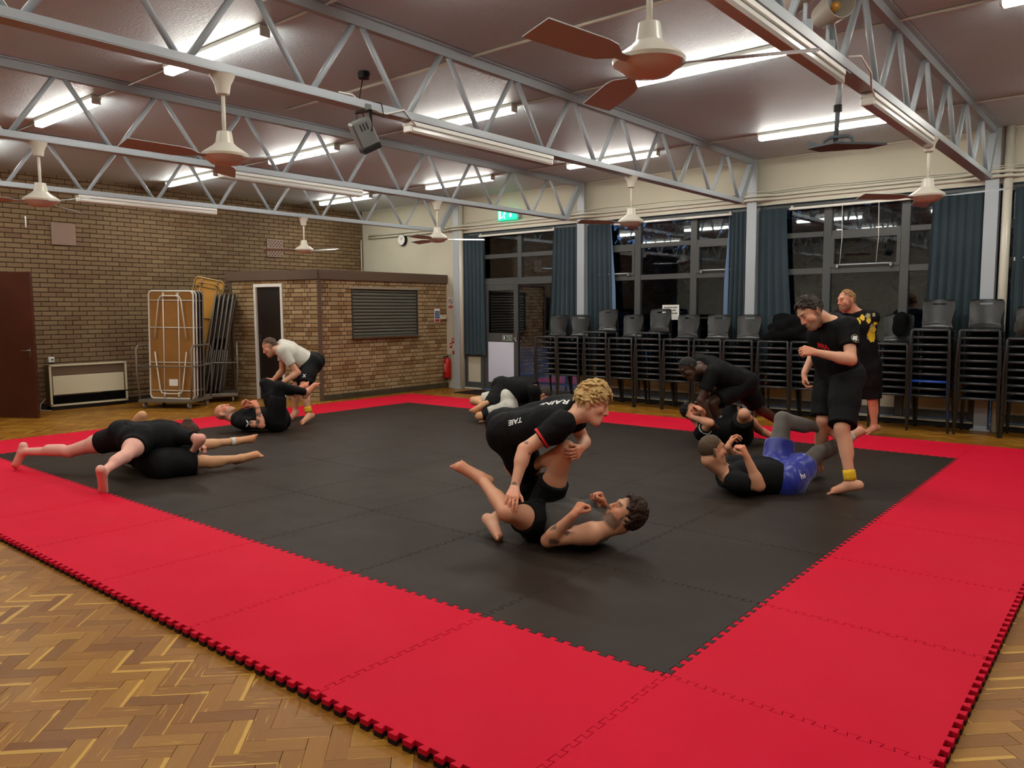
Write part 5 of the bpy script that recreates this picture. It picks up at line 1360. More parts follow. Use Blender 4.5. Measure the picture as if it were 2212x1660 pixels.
POSES = {'blond': {'pel': [-1.877, 1.243, 0.722],
           'che': [-1.439, 1.297, 0.865],
           'hd': [-1.267, 1.344, 0.939],
           'shR': [-1.35, 1.151, 0.831],
           'shL': [-1.528, 1.444, 0.899],
           'hiR': [-1.807, 1.18, 0.717],
           'hiL': [-1.948, 1.306, 0.727],
           'elR': [-1.523, 0.975, 0.672],
           'wrR': [-1.51, 0.863, 0.459],
           'haR': [-1.458, 0.768, 0.399],
           'elL': [-1.485, 1.577, 0.645],
           'wrL': [-1.353, 1.352, 0.649],
           'haL': [-1.331, 1.268, 0.628],
           'knR': [-1.807, 1.416, 0.357],
           'anR': [-1.901, 1.101, 0.13],
           'toR': [-1.751, 0.992, 0.065],
           'knL': [-1.87, 1.549, 0.292],
           'anL': [-2.121, 1.539, 0.093],
           'toL': [-1.99, 1.538, 0.05]},
 'lying': {'pel': [-1.609, 1.241, 0.165],
           'che': [-1.171, 1.317, 0.169],
           'hd': [-1.052, 1.4, 0.249],
           'shL': [-1.13, 1.13, 0.171],
           'shR': [-1.263, 1.454, 0.194],
           'hiL': [-1.559, 1.168, 0.165],
           'hiR': [-1.655, 1.326, 0.184],
           'elL': [-1.36, 0.998, 0.118],
           'wrL': [-1.18, 1.014, 0.303],
           'haL': [-1.158, 1.065, 0.359],
           'elR': [-1.387, 1.298, 0.197],
           'wrR': [-1.191, 1.368, 0.293],
           'haR': [-1.212, 1.345, 0.355],
           'knL': [-1.5, 0.779, 0.316],
           'anL': [-1.855, 0.941, 0.448],
           'toL': [-1.982, 0.868, 0.527],
           'knR': [-1.416, 1.276, 0.641],
           'anR': [-1.783, 1.335, 0.464],
           'toR': [-1.913, 1.303, 0.44]},
 'white': {'pel': [-7.682, 3.88, 0.811],
           'che': [-7.817, 3.496, 1.045],
           'hd': [-7.832, 3.317, 1.064],
           'shL': [-7.673, 3.389, 1.009],
           'shR': [-7.962, 3.604, 1.08],
           'hiL': [-7.617, 3.801, 0.805],
           'hiR': [-7.747, 3.958, 0.817],
           'elL': [-7.541, 3.538, 0.709],
           'wrL': [-7.621, 3.324, 0.574],
           'haL': [-7.629, 3.249, 0.523],
           'elR': [-7.95, 3.574, 0.714],
           'wrR': [-7.85, 3.354, 0.604],
           'haR': [-7.9, 3.279, 0.62],
           'anL': [-7.317, 3.545, 0.14],
           'toL': [-7.244, 3.372, 0.065],
           'knL': [-7.451, 3.565, 0.509],
           'anR': [-7.872, 3.711, 0.13],
           'toR': [-7.718, 3.518, 0.065],
           'knR': [-7.819, 3.687, 0.477]},
 'bald': {'pel': [-7.043, 2.873, 0.187],
          'che': [-7.405, 2.549, 0.198],
          'hd': [-7.549, 2.439, 0.281],
          'shR': [-7.213, 2.47, 0.177],
          'shL': [-7.519, 2.687, 0.217],
          'hiR': [-6.979, 2.796, 0.186],
          'hiL': [-7.107, 2.95, 0.188],
          'elR': [-6.924, 2.563, 0.157],
          'wrR': [-6.985, 2.553, 0.376],
          'haR': [-7.041, 2.54, 0.442],
          'elL': [-7.692, 2.918, 0.189],
          'wrL': [-7.185, 2.595, 0.369],
          'haL': [-7.209, 2.554, 0.406],
          'knR': [-6.913, 2.822, 0.61],
          'anR': [-6.921, 3.229, 0.506],
          'toR': [-6.881, 3.339, 0.601],
          'knL': [-7.295, 2.873, 0.62],
          'anL': [-7.191, 3.263, 0.505],
          'toL': [-7.115, 3.361, 0.582]},
 'top': {'pel': [-5.72, 0.46, 0.399],
         'che': [-5.656, 0.812, 0.391],
         'hd': [-5.687, 0.965, 0.355],
         'shR': [-5.502, 0.796, 0.382],
         'shL': [-5.822, 0.862, 0.423],
         'hiR': [-5.593, 0.472, 0.38],
         'hiL': [-5.837, 0.429, 0.4],
         'elR': [-5.207, 0.845, 0.388],
         'wrR': [-5.31, 0.823, 0.268],
         'haR': [-5.413, 0.836, 0.211],
         'elL': [-5.763, 1.034, 0.367],
         'wrL': [-5.629, 1.043, 0.287],
         'haL': [-5.588, 1.072, 0.237],
         'knR': [-5.368, 0.231, 0.297],
         'anR': [-5.178, -0.038, 0.227],
         'toR': [-5.254, -0.007, 0.055],
         'knL': [-6.333, 0.156, 0.245],
         'anL': [-6.819, -0.08, 0.221],
         'toL': [-6.878, -0.132, 0.087]},
 'under': {'pel': [-5.574, 0.645, 0.173],
           'che': [-6.166, 0.682, 0.221],
           'hd': [-6.436, 0.669, 0.24],
           'shR': [-6.046, 0.562, 0.22],
           'shL': [-6.287, 0.802, 0.222],
           'hiR': [-5.461, 0.606, 0.158],
           'hiL': [-5.697, 0.717, 0.205],
           'elL': [-6.231, 0.795, 0.523],
           'wrL': [-6.348, 0.724, 0.41],
           'haL': [-6.367, 0.701, 0.35],
           'elR': [-6.061, 0.737, 0.155],
           'wrR': [-6.082, 0.92, 0.191],
           'haR': [-6.075, 0.99, 0.186],
           'knR': [-5.35, 0.931, 0.143],
           'anR': [-5.306, 1.291, 0.124],
           'toR': [-5.224, 1.428, 0.155],
           'knL': [-5.816, 1.103, 0.228],
           'anL': [-5.806, 1.54, 0.208],
           'toL': [-5.711, 1.685, 0.227]},
 'fartop': {'pel': [-5.519, 5.46, 0.471],
            'che': [-5.085, 5.576, 0.5],
            'hd': [-4.925, 5.615, 0.38],
            'shR': [-4.948, 5.463, 0.465],
            'shL': [-5.221, 5.688, 0.535],
            'hiR': [-5.455, 5.383, 0.471],
            'hiL': [-5.583, 5.537, 0.472],
            'elR': [-4.984, 5.548, 0.23],
            'wrR': [-4.992, 5.456, 0.062],
            'haR': [-5.018, 5.393, 0.045],
            'elL': [-5.012, 5.793, 0.294],
            'wrL': [-5.034, 5.951, 0.134],
            'haL': [-4.994, 5.981, 0.104],
            'knR': [-5.407, 4.98, 0.155],
            'anR': [-5.454, 5.34, 0.112],
            'toR': [-5.407, 5.441, 0.087],
            'knL': [-5.838, 5.689, 0.233],
            'anL': [-5.812, 6.023, 0.121],
            'toL': [-5.772, 6.131, 0.095]},
 'farunder': {'pel': [-5.31, 5.309, 0.267],
              'che': [-5.244, 5.745, 0.191],
              'hd': [-5.19, 5.962, 0.213],
              'shR': [-5.16, 5.669, 0.098],
              'shL': [-5.329, 5.821, 0.284],
              'hiR': [-5.269, 5.274, 0.198],
              'hiL': [-5.355, 5.348, 0.345],
              'elR': [-5.38, 5.622, 0.139],
              'wrR': [-5.436, 5.847, 0.22],
              'haR': [-5.432, 5.921, 0.265],
              'elL': [-5.533, 5.911, 0.266],
              'wrL': [-5.512, 6.121, 0.252],
              'haL': [-5.508, 6.195, 0.296],
              'knR': [-5.45, 4.917, 0.139],
              'anR': [-5.471, 5.205, 0.081],
              'toR': [-5.512, 5.021, 0.028],
              'knL': [-5.76, 5.149, 0.302],
              'anL': [-5.473, 5.019, 0.283],
              'toL': [-5.534, 4.881, 0.205]},
 'dark': {'pel': [-2.187, 5.809, 0.703],
          'che': [-2.402, 5.316, 0.904],
          'hd': [-2.499, 5.104, 0.892],
          'shL': [-2.261, 5.2, 0.851],
          'shR': [-2.543, 5.433, 0.958],
          'hiL': [-2.122, 5.73, 0.692],
          'hiR': [-2.253, 5.888, 0.713],
          'elL': [-2.354, 5.116, 0.54],
          'wrL': [-2.255, 5.193, 0.304],
          'haL': [-2.223, 5.223, 0.21],
          'elR': [-2.471, 5.425, 0.589],
          'wrR': [-2.384, 5.228, 0.429],
          'haR': [-2.38, 5.222, 0.35],
          'knL': [-2.323, 5.306, 0.494],
          'anL': [-2.288, 5.448, 0.135],
          'toL': [-2.305, 5.312, 0.094],
          'knR': [-2.11, 6.182, 0.348],
          'anR': [-1.97, 6.533, 0.142],
          'toR': [-1.918, 6.439, 0.082]},
 'darkunder': {'pel': [-2.067, 5.48, 0.183],
               'che': [-2.417, 5.351, 0.219],
               'hd': [-2.54, 5.27, 0.387],
               'shR': [-2.383, 5.19, 0.168],
               'shL': [-2.522, 5.478, 0.26],
               'hiR': [-2.003, 5.403, 0.183],
               'hiL': [-2.131, 5.557, 0.184],
               'elR': [-2.223, 5.08, 0.309],
               'wrR': [-2.47, 5.155, 0.342],
               'haR': [-2.528, 5.18, 0.371],
               'elL': [-2.346, 5.267, 0.35],
               'wrL': [-2.316, 5.03, 0.454],
               'haL': [-2.364, 5.061, 0.473],
               'knR': [-1.852, 5.089, 0.435],
               'anR': [-1.837, 5.568, 0.194],
               'toR': [-1.757, 5.628, 0.144],
               'knL': [-2.336, 5.853, 0.419],
               'anL': [-2.027, 5.582, 0.332],
               'toL': [-1.889, 5.508, 0.3]},
 'blue': {'pel': [-0.863, 3.578, 0.15],
          'che': [-1.168, 3.224, 0.169],
          'hd': [-1.248, 3.055, 0.4],
          'shR': [-1.063, 3.075, 0.163],
          'shL': [-1.271, 3.377, 0.206],
          'hiR': [-0.785, 3.508, 0.139],
          'hiL': [-0.937, 3.646, 0.179],
          'elR': [-0.869, 3.105, 0.155],
          'wrR': [-0.946, 3.042, 0.377],
          'haR': [-0.981, 3.023, 0.463],
          'elL': [-1.304, 3.68, 0.206],
          'wrL': [-1.295, 3.461, 0.369],
          'haL': [-1.295, 3.532, 0.431],
          'knR': [-0.692, 3.915, 0.311],
          'anR': [-0.568, 4.327, 0.409],
          'toR': [-0.497, 4.482, 0.463],
          'knL': [-0.969, 3.83, 0.59],
          'anL': [-0.652, 4.122, 0.496],
          'toL': [-0.532, 4.026, 0.428]},
 'stand': {'pel': [-0.591, 4.086, 0.971],
           'che': [-0.627, 3.952, 1.404],
           'hd': [-0.733, 3.772, 1.506],
           'anL': [-0.355, 3.707, 0.135],
           'toL': [-0.476, 3.684, 0.065],
           'knL': [-0.453, 3.76, 0.57],
           'shL': [-0.462, 3.851, 1.394],
           'shR': [-0.793, 4.052, 1.415],
           'hiL': [-0.506, 4.023, 0.975],
           'hiR': [-0.675, 4.148, 0.967],
           'elL': [-0.391, 3.714, 1.131],
           'wrL': [-0.624, 3.585, 1.189],
           'haL': [-0.697, 3.527, 1.208],
           'elR': [-0.832, 4.258, 1.194],
           'wrR': [-0.881, 4.089, 0.985],
           'haR': [-0.883, 4.079, 0.884],
           'knR': [-0.681, 4.018, 0.598],
           'anR': [-0.795, 4.245, 0.13],
           'toR': [-0.806, 4.101, 0.09]},
 'behind': {'pel': [-1.283, 7.227, 0.85],
            'che': [-1.354, 7.162, 1.44],
            'hd': [-1.43, 7.071, 1.635],
            'shL': [-1.159, 7.17, 1.431],
            'shR': [-1.549, 7.154, 1.45],
            'hiL': [-1.182, 7.21, 0.857],
            'hiR': [-1.384, 7.245, 0.844],
            'elL': [-1.259, 7.132, 1.157],
            'wrL': [-1.478, 7.051, 1.121],
            'haL': [-1.515, 7.049, 1.039],
            'elR': [-1.608, 7.175, 1.164],
            'wrR': [-1.689, 7.146, 0.94],
            'haR': [-1.727, 7.144, 0.858],
            'knL': [-1.135, 7.222, 0.442],
            'anL': [-1.121, 7.296, 0.101],
            'toL': [-1.171, 7.184, 0.051],
            'knR': [-1.358, 7.204, 0.417],
            'anR': [-1.335, 7.275, 0.09],
            'toR': [-1.444, 7.217, 0.038]}}
# ------------------------------------------------------------------ the people
BLK = cloth_mat('black_jersey', rgb(20, 20, 21), .82, .22, 7, .15, .0); BLKS = cloth_mat('black_shorts_cloth', rgb(16, 16, 17), .75, .28, 6, .18, .0); TIGHT = cloth_mat('black_tights', rgb(18, 18, 19), .6, .08, 14, .2, 0)
GREYT = cloth_mat('grey_marl_vest', rgb(84, 80, 77), .85, .25, 8); OFFW = cloth_mat('off_white_tee', rgb(206, 201, 187), .8, .3, 7); LGREY = cloth_mat('light_grey_shorts', rgb(196, 192, 180), .8, .5, 8)
BLUE = cloth_mat('royal_blue_satin', rgb(26, 42, 146), .35, .7, 7, .5, .3); GLEG = cloth_mat('grey_leggings', rgb(100, 95, 89), .8, .1, 16)
M_YEL = cloth_mat('yellow_tape', rgb(226, 184, 30), .7, .4, 30); M_WTAPE = cloth_mat('white_tape', rgb(222, 218, 208), .8, .4, 30); M_PRT = mat('white_print', rgb(226, 226, 222), .6); M_PRR = mat('red_print', rgb(206, 30, 34), .6); M_PRY = mat('yellow_print', rgb(222, 182, 34), .5); M_PRG = mat('grey_gold_print', rgb(150, 138, 96), .5)
HB = rgb(54, 36, 24)
FAIR, FAIR2, PINK, TAN, DARK = rgb(226, 172, 140), rgb(216, 160, 126), rgb(232, 176, 158), rgb(214, 162, 118), rgb(70, 46, 34)
def person(key, label, s, face, crown, hands, skin, hairc, h=.0075, group='people grappling on the mats', **kw):
    J = POSES[key]
    P, fr = human(J, s, (cv(*face), cv(*crown)), {k: (cv(*v[0]), v[1]) for k, v in hands.items()}, kw.get('fat', 1.0))
    base = Vector((J['pel'][0], J['pel'][1], MT if -9 < J['pel'][0] < 1 and -1 < J['pel'][1] < 7 else 0))
    root = empty('person', base, 0, label, 'person', group)
    V, Q = sdf_mesh(P, h)
    col = skin_colour(V, fr, skin, kw.get('beardc', hairc), kw.get('beard', 0), kw.get('brow'), kw.get('bald', 0), kw.get('tattoo'))
    np_mesh('body', V, Q, M_SKIN, root, col)
    return root, fr
FOLD = {'shirt': .007, 'vest': .005, 'shorts': .008, 'trousers': .007}
def wear(root, name, prims, m, h=.0098):
    V, Q = sdf_mesh(prims, h); o = np_mesh(name, V, Q, m, root); A = FOLD.get(name, 0)
    if A:   # folds: soft ridges pushed outwards
        n = np.empty(len(V)*3, dtype=np.float32); o.data.vertex_normals.foreach_get('vector', n); n = n.reshape(-1, 3)
        rg = np.random.default_rng(int(abs(V[0].sum())*1000) % 9973); tot = np.zeros(len(V))
        for fq, w in ((24, .55), (38, .35), (60, .2)):
            a, b, c = (unit(rg.normal(size=3)) for _ in range(3)); ph = rg.uniform(0, 6, 3)
            q = np.sin(fq*(V@a) + 1.8*np.sin(fq*.45*(V@b)+ph[0]) + ph[1]); gate = .5+.5*np.sin(fq*.3*(V@c)+ph[2])
            tot += w*(1-np.abs(q))**1.6*gate
        o.data.vertices.foreach_set('co', (V + n*(A*tot)[:, None]).astype(np.float32).ravel()); o.data.update()
    return o
def done(root):
    inv = Matrix.Translation(root.location).inverted()
    for c in root.children: c.matrix_parent_inverse = inv
def J3(fr, k): return fr['g'][k]

# 1 blond man kneeling over his partner
r, fr = person('blond', 'blond man in black kneeling over his partner in the centre', 1.0, (.95, -.38, -.2), (.28, 1, .05), {'R': ((.05, -.6, .8), .16), 'L': ((-.8, -.2, -.4), .45)}, FAIR, rgb(196, 158, 96), .0058, bald=.7, brow=rgb(150, 110, 70), tattoo=[('R', 'sh', 'el', .18, 1.0), ('R', 'el', 'wr', .12, 2.0)])
sh = wear(r, 'shirt', shirt(fr, .60, .012, -.02, .03, .006), BLK, .0085)
wear(r, 'shorts', shorts(fr, .72, .035, .03), BLKS, .0085); wear(r, 'leggings', leggings(fr, .80), TIGHT, .008)
wear(r, 'hair', hair(fr, .012, None, .042, -.02, .62, .012, (150, .055, .0085, .003, ((0, .9, -.25), .45), 4)), hair_mat('blond_hair', rgb(150, 112, 60), rgb(228, 196, 130)), .0046)
g = fr['g']; ad = unit(g['elR']-g['shR']); c = g['shR']+(g['elR']-g['shR'])*.56; band(c, ad, .069, .016, 'sleeve_stripe', M_PRR, r)
bt = bvh_of(sh); up, fw, rC = fr['up'], fr['fw'], fr['rC']
V2, F2 = text2d('RAINE', .078, .002); drape('back_lettering', V2, F2, g['che']*.93+g['pel']*.07-fw*.1+rC*.02, -up, unit(rC), bt, M_PRT, r)
V2, F2 = text2d('TAIE', .052, .0012); drape('back_lettering', V2, F2, g['che']*.40+g['pel']*.60-fw*.06+rC*.09, -up, perp(cv(0, -1, -.25), up), bt, M_PRT, r)
done(r)
# 2 curly haired man on his back
r, fr = person('lying', 'curly haired man in grey vest lying on his back in the centre', .98, (-.72, .68, -.1), (.80, .50, -.1), {'L': ((.75, -.35, .4), .82), 'R': ((-.5, -.6, -.5), .85)}, FAIR2, HB, .0058, beard=.8, bald=.9, tattoo=[('L', 'el', 'wr', .22, 3.0)])
v = wear(r, 'vest', shirt(fr, 0, .010, -.02, .0, .004), GREYT, .0085); wear(r, 'shorts', shorts(fr, .50, .0066, .09, .010), BLKS, .0085)
wear(r, 'hair', hair(fr, .016, None, .03, -.055, .5, .008, (230, .022, .0115, .008, ((0, .2, .2), 1.0), 5)), hair_mat('dark_curls', rgb(24, 15, 10), rgb(74, 48, 32)), .0046)
V2, F2 = blob2d(.02, 3); drape('chest_emblem', V2, F2, fr['g']['che']*.8+fr['g']['pel']*.2+fr['fw']*.12-fr['rC']*.06, -fr['rC'], fr['up'], bvh_of(v), M_INK, r)
done(r)
# 3 man in white tee
r, fr = person('white', 'man in off-white tee and black shorts bending over a bald man', 1.02, (-.80, -.50, -.15), (-.42, .9, 0), {'L': ((-.1, -.7, .5), .3), 'R': ((-.1, -.7, .3), .25)}, FAIR2, rgb(84, 62, 44), .0075, beard=.3, bald=.75, fat=1.06)
wear(r, 'shirt', shirt(fr, .62, .010, -.02, .03, .002), OFFW); s_ = wear(r, 'shorts', shorts(fr, .85, .03), BLKS)
wear(r, 'hair', hair(fr, .004, None, .0, -.035, .62, 0, (70, .022, .005, .002, ((0, .6, -.2), .4), 6)), hair_mat('short_brown_hair', rgb(60, 44, 30), rgb(104, 80, 58)), .005)
g = fr['g']; band(g['knL']+(g['anL']-g['knL'])*.80, g['anL']-g['knL'], .047, .075, 'ankle_band', M_YEL, r)
V2, F2 = text2d('X', .06, .001); drape('shorts_emblem', V2, F2, g['hiL']*.5+g['knL']*.5, cv(1, 0, 0), cv(0, 1, 0), bvh_of(s_), M_PRT, r)
done(r)
# 4 bald man
r, fr = person('bald', 'bald man in black lying on his back, tattooed forearm raised', 1.0, (.30, .95, -.15), (-1, .28, 0), {'R': ((-.6, -.1, .6), .5), 'L': ((.3, -.2, -.8), .5)}, rgb(222, 152, 120), rgb(150, 136, 122), .0075, beard=.55, tattoo=[('R', 'el', 'wr', .75, 1.3), ('R', 'sh', 'el', .7, 2.1)])
sh = wear(r, 'shirt', shirt(fr, .55, .012, -.02, .03, .006), BLK); wear(r, 'trousers', shorts(fr, .7, .008) + leggings(fr, .93, .012), BLKS)
g = fr['g']; bt = bvh_of(sh)
V2, F2 = text2d('JITS', .085); drape('chest_lettering', V2, F2, g['che']*.85+g['pel']*.15+fr['fw']*.12, unit(-fr['rC']), fr['up'], bt, M_PRR, r)
V2, F2 = text2d('X', .11, .002); drape('sleeve_emblem', V2, F2, g['shR']*.55+g['elR']*.45, cv(1, 0, 0), cv(0, 1, 0), bt, M_PRT, r)
done(r)
# 5, 6 left pair
r, fr = person('top', 'bare-legged person in black lying face down across partner, left foreground', .98, (.75, -.6, .2), (.65, .75, .2), {'R': ((-.5, -.4, .5), .5), 'L': ((0, -1, 0), .4)}, PINK, HB, .0075, fat=1.12)
sh = wear(r, 'shirt', shirt(fr, .70, .010, -.04, .03, .004), BLK, .0088); st = wear(r, 'shorts', shorts(fr, .42, .004, .10, .010), BLKS, .0088)
hc, hu, hf = fr['hc'], fr['hu'], fr['hf']
wear(r, 'hair', hair(fr, .014, (.004, 90, .2, (1, 1, 1)), .04, -.06) + [Ell(hc+hu*.10-hf*.07, (hu, hf, fr['hr']), (.045, .045, .045), .02, noise=(.004, 120, 1, (1, 1, 1)))], hair_mat('brown_hair', rgb(40, 22, 14), rgb(84, 50, 32)), .005)
V2, F2 = blob2d(.020, 5, sx=1.3, sy=.8, jag=.1); drape('hip_emblem', V2, F2, fr['g']['hiR']*.9+fr['g']['pel']*.1+fr['up']*.07, cv(1, 0, 0), cv(0, 1, 0), bvh_of(st), M_PRT, r)
done(r)
r, fr = person('under', 'person pinned underneath with stretched bare legs and white ankle tape', 1.0, (.1, .9, .4), (-.95, .0, .3), {'R': ((0, -1, 0), .4), 'L': ((0, -.5, .5), .4)}, TAN, HB, .0088)
wear(r, 'shirt', shirt(fr, .55, .012, -.02, .03, .006), BLK, .008); st = wear(r, 'shorts', shorts(fr, .80, .055, .10, .025), BLKS, .0088)
g = fr['g']; band(g['knL']+(g['anL']-g['knL'])*.93, g['anL']-g['knL'], .042, .05, 'ankle_tape', M_WTAPE, r)
V2 = [(-.13, .02), (.12, -.01), (.0, -.045), (-.10, -.06), (-.12, -.02)]; drape('white_side_panel', [(0, -.01)]+V2, [(0, i+1, (i+1) % 5+1) for i in range(5)], g['hiL']*.5+g['knL']*.35+g['hiR']*.15, cv(1, 0, 0), cv(0, .8, .6), bvh_of(st), LGREY, r, .006)
done(r)
# 7, 8 far pair
r, fr = person('fartop', 'person in black with red sleeve stripe on top by the exit door', 1.0, (.45, -1, 0), (1, .1, .1), {'R': ((0, -1, 0), .2), 'L': ((0, -1, 0), .2)}, FAIR2, HB, .0085)
wear(r, 'shirt', shirt(fr, .85, .014, -.05, .03, .02), BLK, .009); wear(r, 'trousers', shorts(fr, .7, .02) + leggings(fr, .95, .012), BLKS, .009)
wear(r, 'hair', hair(fr, .010, None), hair_mat('short_dark_hair', rgb(26, 20, 16), rgb(60, 46, 36)), .007)
g = fr['g']; ad = g['elR']-g['shR']; band(g['shR']+ad*.80, ad, .082, .03, 'sleeve_stripe', M_PRR, r); band(g['shR']+ad*.90, ad, .081, .014, 'sleeve_stripe', M_PRT, r)
done(r)
r, fr = person('farunder', 'person in light grey shorts curled underneath by the exit door', .98, (.2, .6, .5), (1, 0, .2), {}, TAN, HB, .0088)
wear(r, 'shirt', shirt(fr, .55, .012, -.02, .03), BLK, .009); wear(r, 'shorts', shorts(fr, .72, .02, .10), LGREY, .008)
done(r)
# 9, 10 right back pair
r, fr = person('dark', 'man in black tee and shorts bending over his partner before the chairs', 1.03, (-.75, -.7, -.15), (-.62, .75, 0), {'L': ((.5, 0, .7), .35), 'R': ((.5, 0, .5), .35)}, DARK, rgb(16, 12, 10), .0075, bald=.9, fat=1.05)
wear(r, 'shirt', shirt(fr, .62, .014, -.04, .03, .012), BLK); wear(r, 'shorts', shorts(fr, .82, .03), BLKS)
wear(r, 'hair', hair(fr, .005, (.002, 160, .3, (1, 1, 1)), .03, -.05), hair_mat('black_cropped_hair', rgb(10, 8, 7), rgb(24, 18, 15)), .005)
done(r)
r, fr = person('darkunder', 'dark haired man in black lying beneath the man in black tee', 1.0, (.38, .40, -.84), (-.78, .60, .1), {'R': ((.3, .3, .8), .75), 'L': ((-.3, -.2, .8), .7)}, FAIR2, rgb(20, 16, 14), .0075, beard=.55, bald=.9)
sh = wear(r, 'shirt', shirt(fr, .50, .012, -.02, .03, .006), BLK); wear(r, 'shorts', shorts(fr, .75, .03), BLKS)
wear(r, 'hair', hair(fr, .009, None, .035, -.06, .5, 0, (80, .025, .007, .003, ((0, .5, .2), .6), 9)), hair_mat('black_hair', rgb(12, 10, 9), rgb(36, 28, 24)), .005)
g = fr['g']; ad = g['elR']-g['shR']; band(g['shR']+ad*.46, ad, .070, .012, 'sleeve_stripe', M_PRT, r)
V2, F2 = text2d('FIT', .07); drape('chest_lettering', V2, F2, g['che']*.6+g['pel']*.4+fr['fw']*.12, unit(-fr['rC']), fr['up'], bvh_of(sh), M_PRT, r)
done(r)
# 11 blue shorts
r, fr = person('blue', 'man in black tee, blue shorts and grey leggings on his back', 1.04, (.97, .12, .18), (-.22, 1, -.05), {'R': ((-.75, .15, .5), .72), 'L': ((.1, -.75, -.55), .42)}, FAIR2, rgb(70, 54, 40), .0066, beard=.15, bald=.85)
wear(r, 'leggings', leggings(fr, .84, .007), GLEG, .008); sh = wear(r, 'shirt', shirt(fr, .72, .014, -.03, .03, .008), BLK, .0088); st = wear(r, 'shorts', shorts(fr, .55, .02, .10, .018), BLUE, .0088)
wear(r, 'hair', hair(fr, .004, (.0012, 160, .3, (1, 1, 1)), .03, -.055, .5), hair_mat('cropped_brown_hair', rgb(58, 44, 32), rgb(104, 82, 60)), .0045)
g = fr['g']; ld = unit(g['anR']-g['knR']); kf = perp((g['knR']-g['hiR'])+(g['knR']-g['anR']), ld)
V2, F2 = blob2d(.036, 4, sx=1.2, sy=.75, jag=.08); drape('knee_hole', V2, F2, g['knR']+kf*.05, cv(1, -.3, 0), cv(.2, .9, .3), bvh_of(r.children[1]), mat('knee_skin', rgb(222, 150, 122), .5), r, .003)
V2, F2 = text2d('hs', .06, .002); drape('shorts_lettering', V2, F2, g['hiR']*.75+g['knR']*.25, cv(1, .2, 0), cv(-.2, 1, 0), bvh_of(st), M_PRT, r)
band(g['knR']+(g['anR']-g['knR'])*1.02, g['toR']-g['anR'], .046, .05, 'foot_tape', M_WTAPE, r)
done(r)
# 12 standing bearded man
r, fr = person('stand', 'dark haired bearded man in black tee and shorts standing, looking down', 1.05, (-.78, -.62, -.15), (-.55, .83, 0), {'L': ((.0, -.35, .8), .78), 'R': ((.75, .1, -.3), .45)}, FAIR, rgb(44, 34, 28), .0066, beard=.6, bald=.9)
sh = wear(r, 'shirt', shirt(fr, .60, .014, -.06, .03, .010), BLK, .0088); wear(r, 'shorts', shorts(fr, .95, .035, .06, .016), BLKS, .0088)
wear(r, 'hair', hair(fr, .009, None, .036, -.035, .55, .01, (120, .030, .007, .003, ((0, .8, .1), .5), 7)), hair_mat('dark_brown_hair', rgb(28, 22, 18), rgb(66, 52, 42)), .0045)
g = fr['g']; band(g['knL']+(g['anL']-g['knL'])*.84, g['anL']-g['knL'], .046, .085, 'ankle_band', M_YEL, r)
bt = bvh_of(sh); oc = g['shL']*.62+g['elL']*.38
for (V2, F2) in (ring2d(.030, .035),): drape('sleeve_emblem', V2, F2, oc, cv(1, 0, .2), cv(0, 1, 0), bt, M_PRG, r)
V2, F2 = blob2d(.022, 9, jag=.5); drape('sleeve_emblem', V2, F2, oc, cv(1, 0, .2), cv(0, 1, 0), bt, M_PRT, r)
V2, F2 = text2d('MMA', .06); drape('chest_lettering', V2, F2, g['che']*.7+g['pel']*.3+fr['fw']*.10-fr['rC']*.05, -fr['rC'], fr['up'], bt, M_PRR, r)
done(r)
# 13 man behind with the yellow print
r, fr = person('behind', 'ginger bearded man in black top with yellow shoulder print, standing behind', 1.03, (-.96, -.12, -.2), (-.04, 1, 0), {'L': ((.5, 0, .5), .4), 'R': ((.5, 0, .5), .4)}, rgb(222, 158, 130), rgb(92, 58, 36), .0075, beard=.7, bald=.6, group='people grappling on the mats', fat=1.08, brow=rgb(150, 100, 60))
sh = wear(r, 'shirt', shirt(fr, .9, .014, -.10, .03, .014), BLK); st = wear(r, 'shorts', shorts(fr, .97, .03, .06), BLKS)
wear(r, 'hair', hair(fr, .005, None, .005, -.04, .6, 0, (80, .026, .0066, .002, ((0, .7, -.1), .4), 8)), hair_mat('ginger_hair', rgb(120, 84, 48), rgb(186, 142, 88)), .005)
g = fr['g']; bt = bvh_of(sh); o = g['che']*.78+g['pel']*.22+fr['rC']*-.10
ax, ay = cv(1, 0, -.1), cv(0, 1, 0)
rg = np.random.default_rng(3)
for k in range(18):
    V2, F2 = blob2d(rg.uniform(.018, .042), 30+k, sx=rg.uniform(.5, 1.3), sy=rg.uniform(.6, 1.8), jag=.25)
    drape('shoulder_print', V2, F2, o+ax*rg.uniform(-.13, .08)+ay*(rg.uniform(-.16, .14)), ax, ay, bt, M_PRY if k % 4 else M_PRG, r, .003+.0004*k)
done(r)

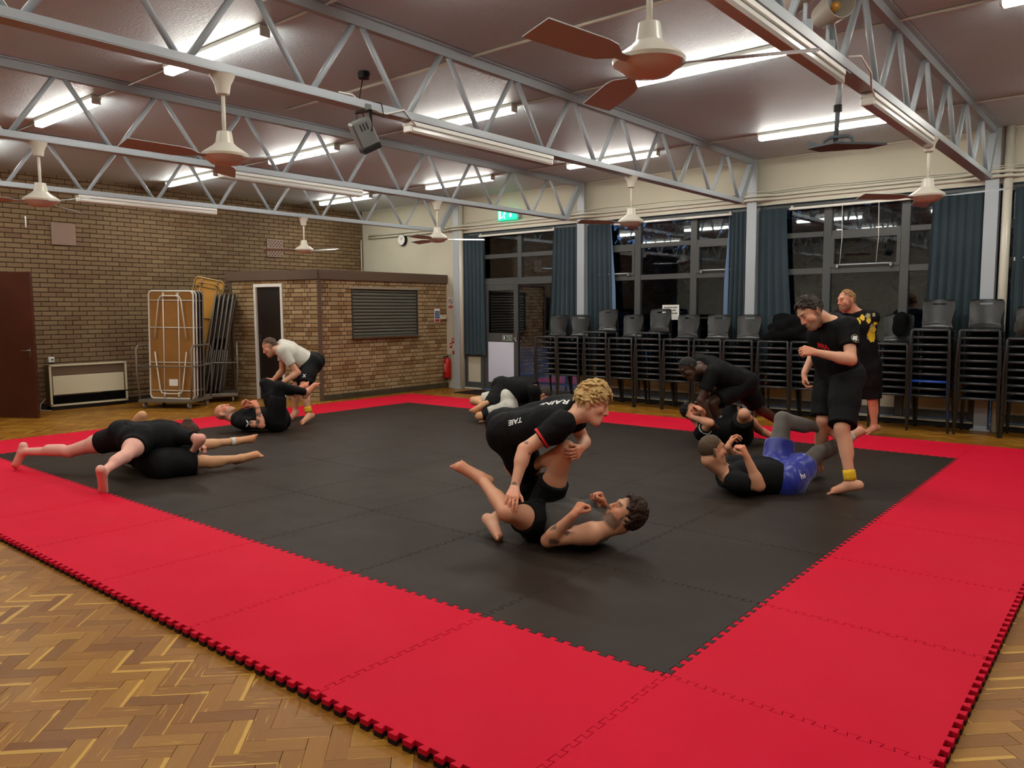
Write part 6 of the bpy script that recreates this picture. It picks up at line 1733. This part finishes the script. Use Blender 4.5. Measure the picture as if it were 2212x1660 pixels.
# ------------------------------------------------------------------ soft things left on the chairs
def soft(name, prims, m, lab, cat, base, h=.01):
    root = empty(name, base, 0, lab, cat); V, Q = sdf_mesh(prims, h); np_mesh('cloth', V, Q, m, root); done(root); return root
bx_ = STACKS[8][0]; z0 = .447+.0915*7
X_, Y_, Z_ = (1, 0, 0), (0, 1, 0), (0, 0, 1)
JK = cloth_mat('black_fleece', rgb(13, 13, 14), .9, .5, 8, .1, .0)
soft('jacket_pile', [Ell((bx_+.12, 8.08, z0+.17), (X_, Y_, Z_), (.26, .15, .13), .06, noise=(.02, 22, .6, (1, 1, 1))), Ell((bx_+.30, 8.07, z0+.22), (X_, Y_, Z_), (.22, .14, .16), .06, noise=(.02, 20, 1.6, (1, 1, 1))), Cone((bx_-.14, 8.02, z0+.04), (bx_+.2, 8.0, z0+.10), .06, .09, .05), Cone((bx_+.45, 8.0, z0+.05), (bx_+.25, 8.02, z0+.14), .07, .09, .05), Ell((bx_+.05, 8.15, z0+.30), (X_, Y_, Z_), (.15, .07, .10), .05)], JK, 'heap of black jackets thrown over two chair stacks', 'jackets', (bx_+.15, 8.05, z0))
cx_ = STACKS[10][0]
soft('baseball_cap', [Ell((cx_+.04, 8.30, z0+.30), (X_, Y_, Z_), (.095, .10, .11), .02), Ell((cx_+.03, 8.24, z0+.20), (X_, Y_, unit((0, -.5, 1))), (.085, .03, .10), .03)], JK, 'black cap hung on the back of a chair', 'cap', (cx_+.04, 8.3, z0+.2), .007)
gx = STACKS[13][0]; z9 = .447+.0915*8
soft('camouflage_bag', [Ell((gx+.02, 8.02, z9+.15), (X_, Y_, Z_), (.19, .13, .13), .04, noise=(.012, 26, .8, (1, 1, 1))), Cone((gx-.10, 7.97, z9+.20), (gx-.02, 7.95, z9+.30), .022, .02, .02), Cone((gx-.02, 7.95, z9+.30), (gx+.08, 7.97, z9+.22), .02, .022, .02)], cloth_mat('dark_camo_cloth', rgb(62, 60, 52), .85, .9, 12), 'dark patterned bag on the chair stack at the right edge', 'bag', (gx, 8.0, z9))
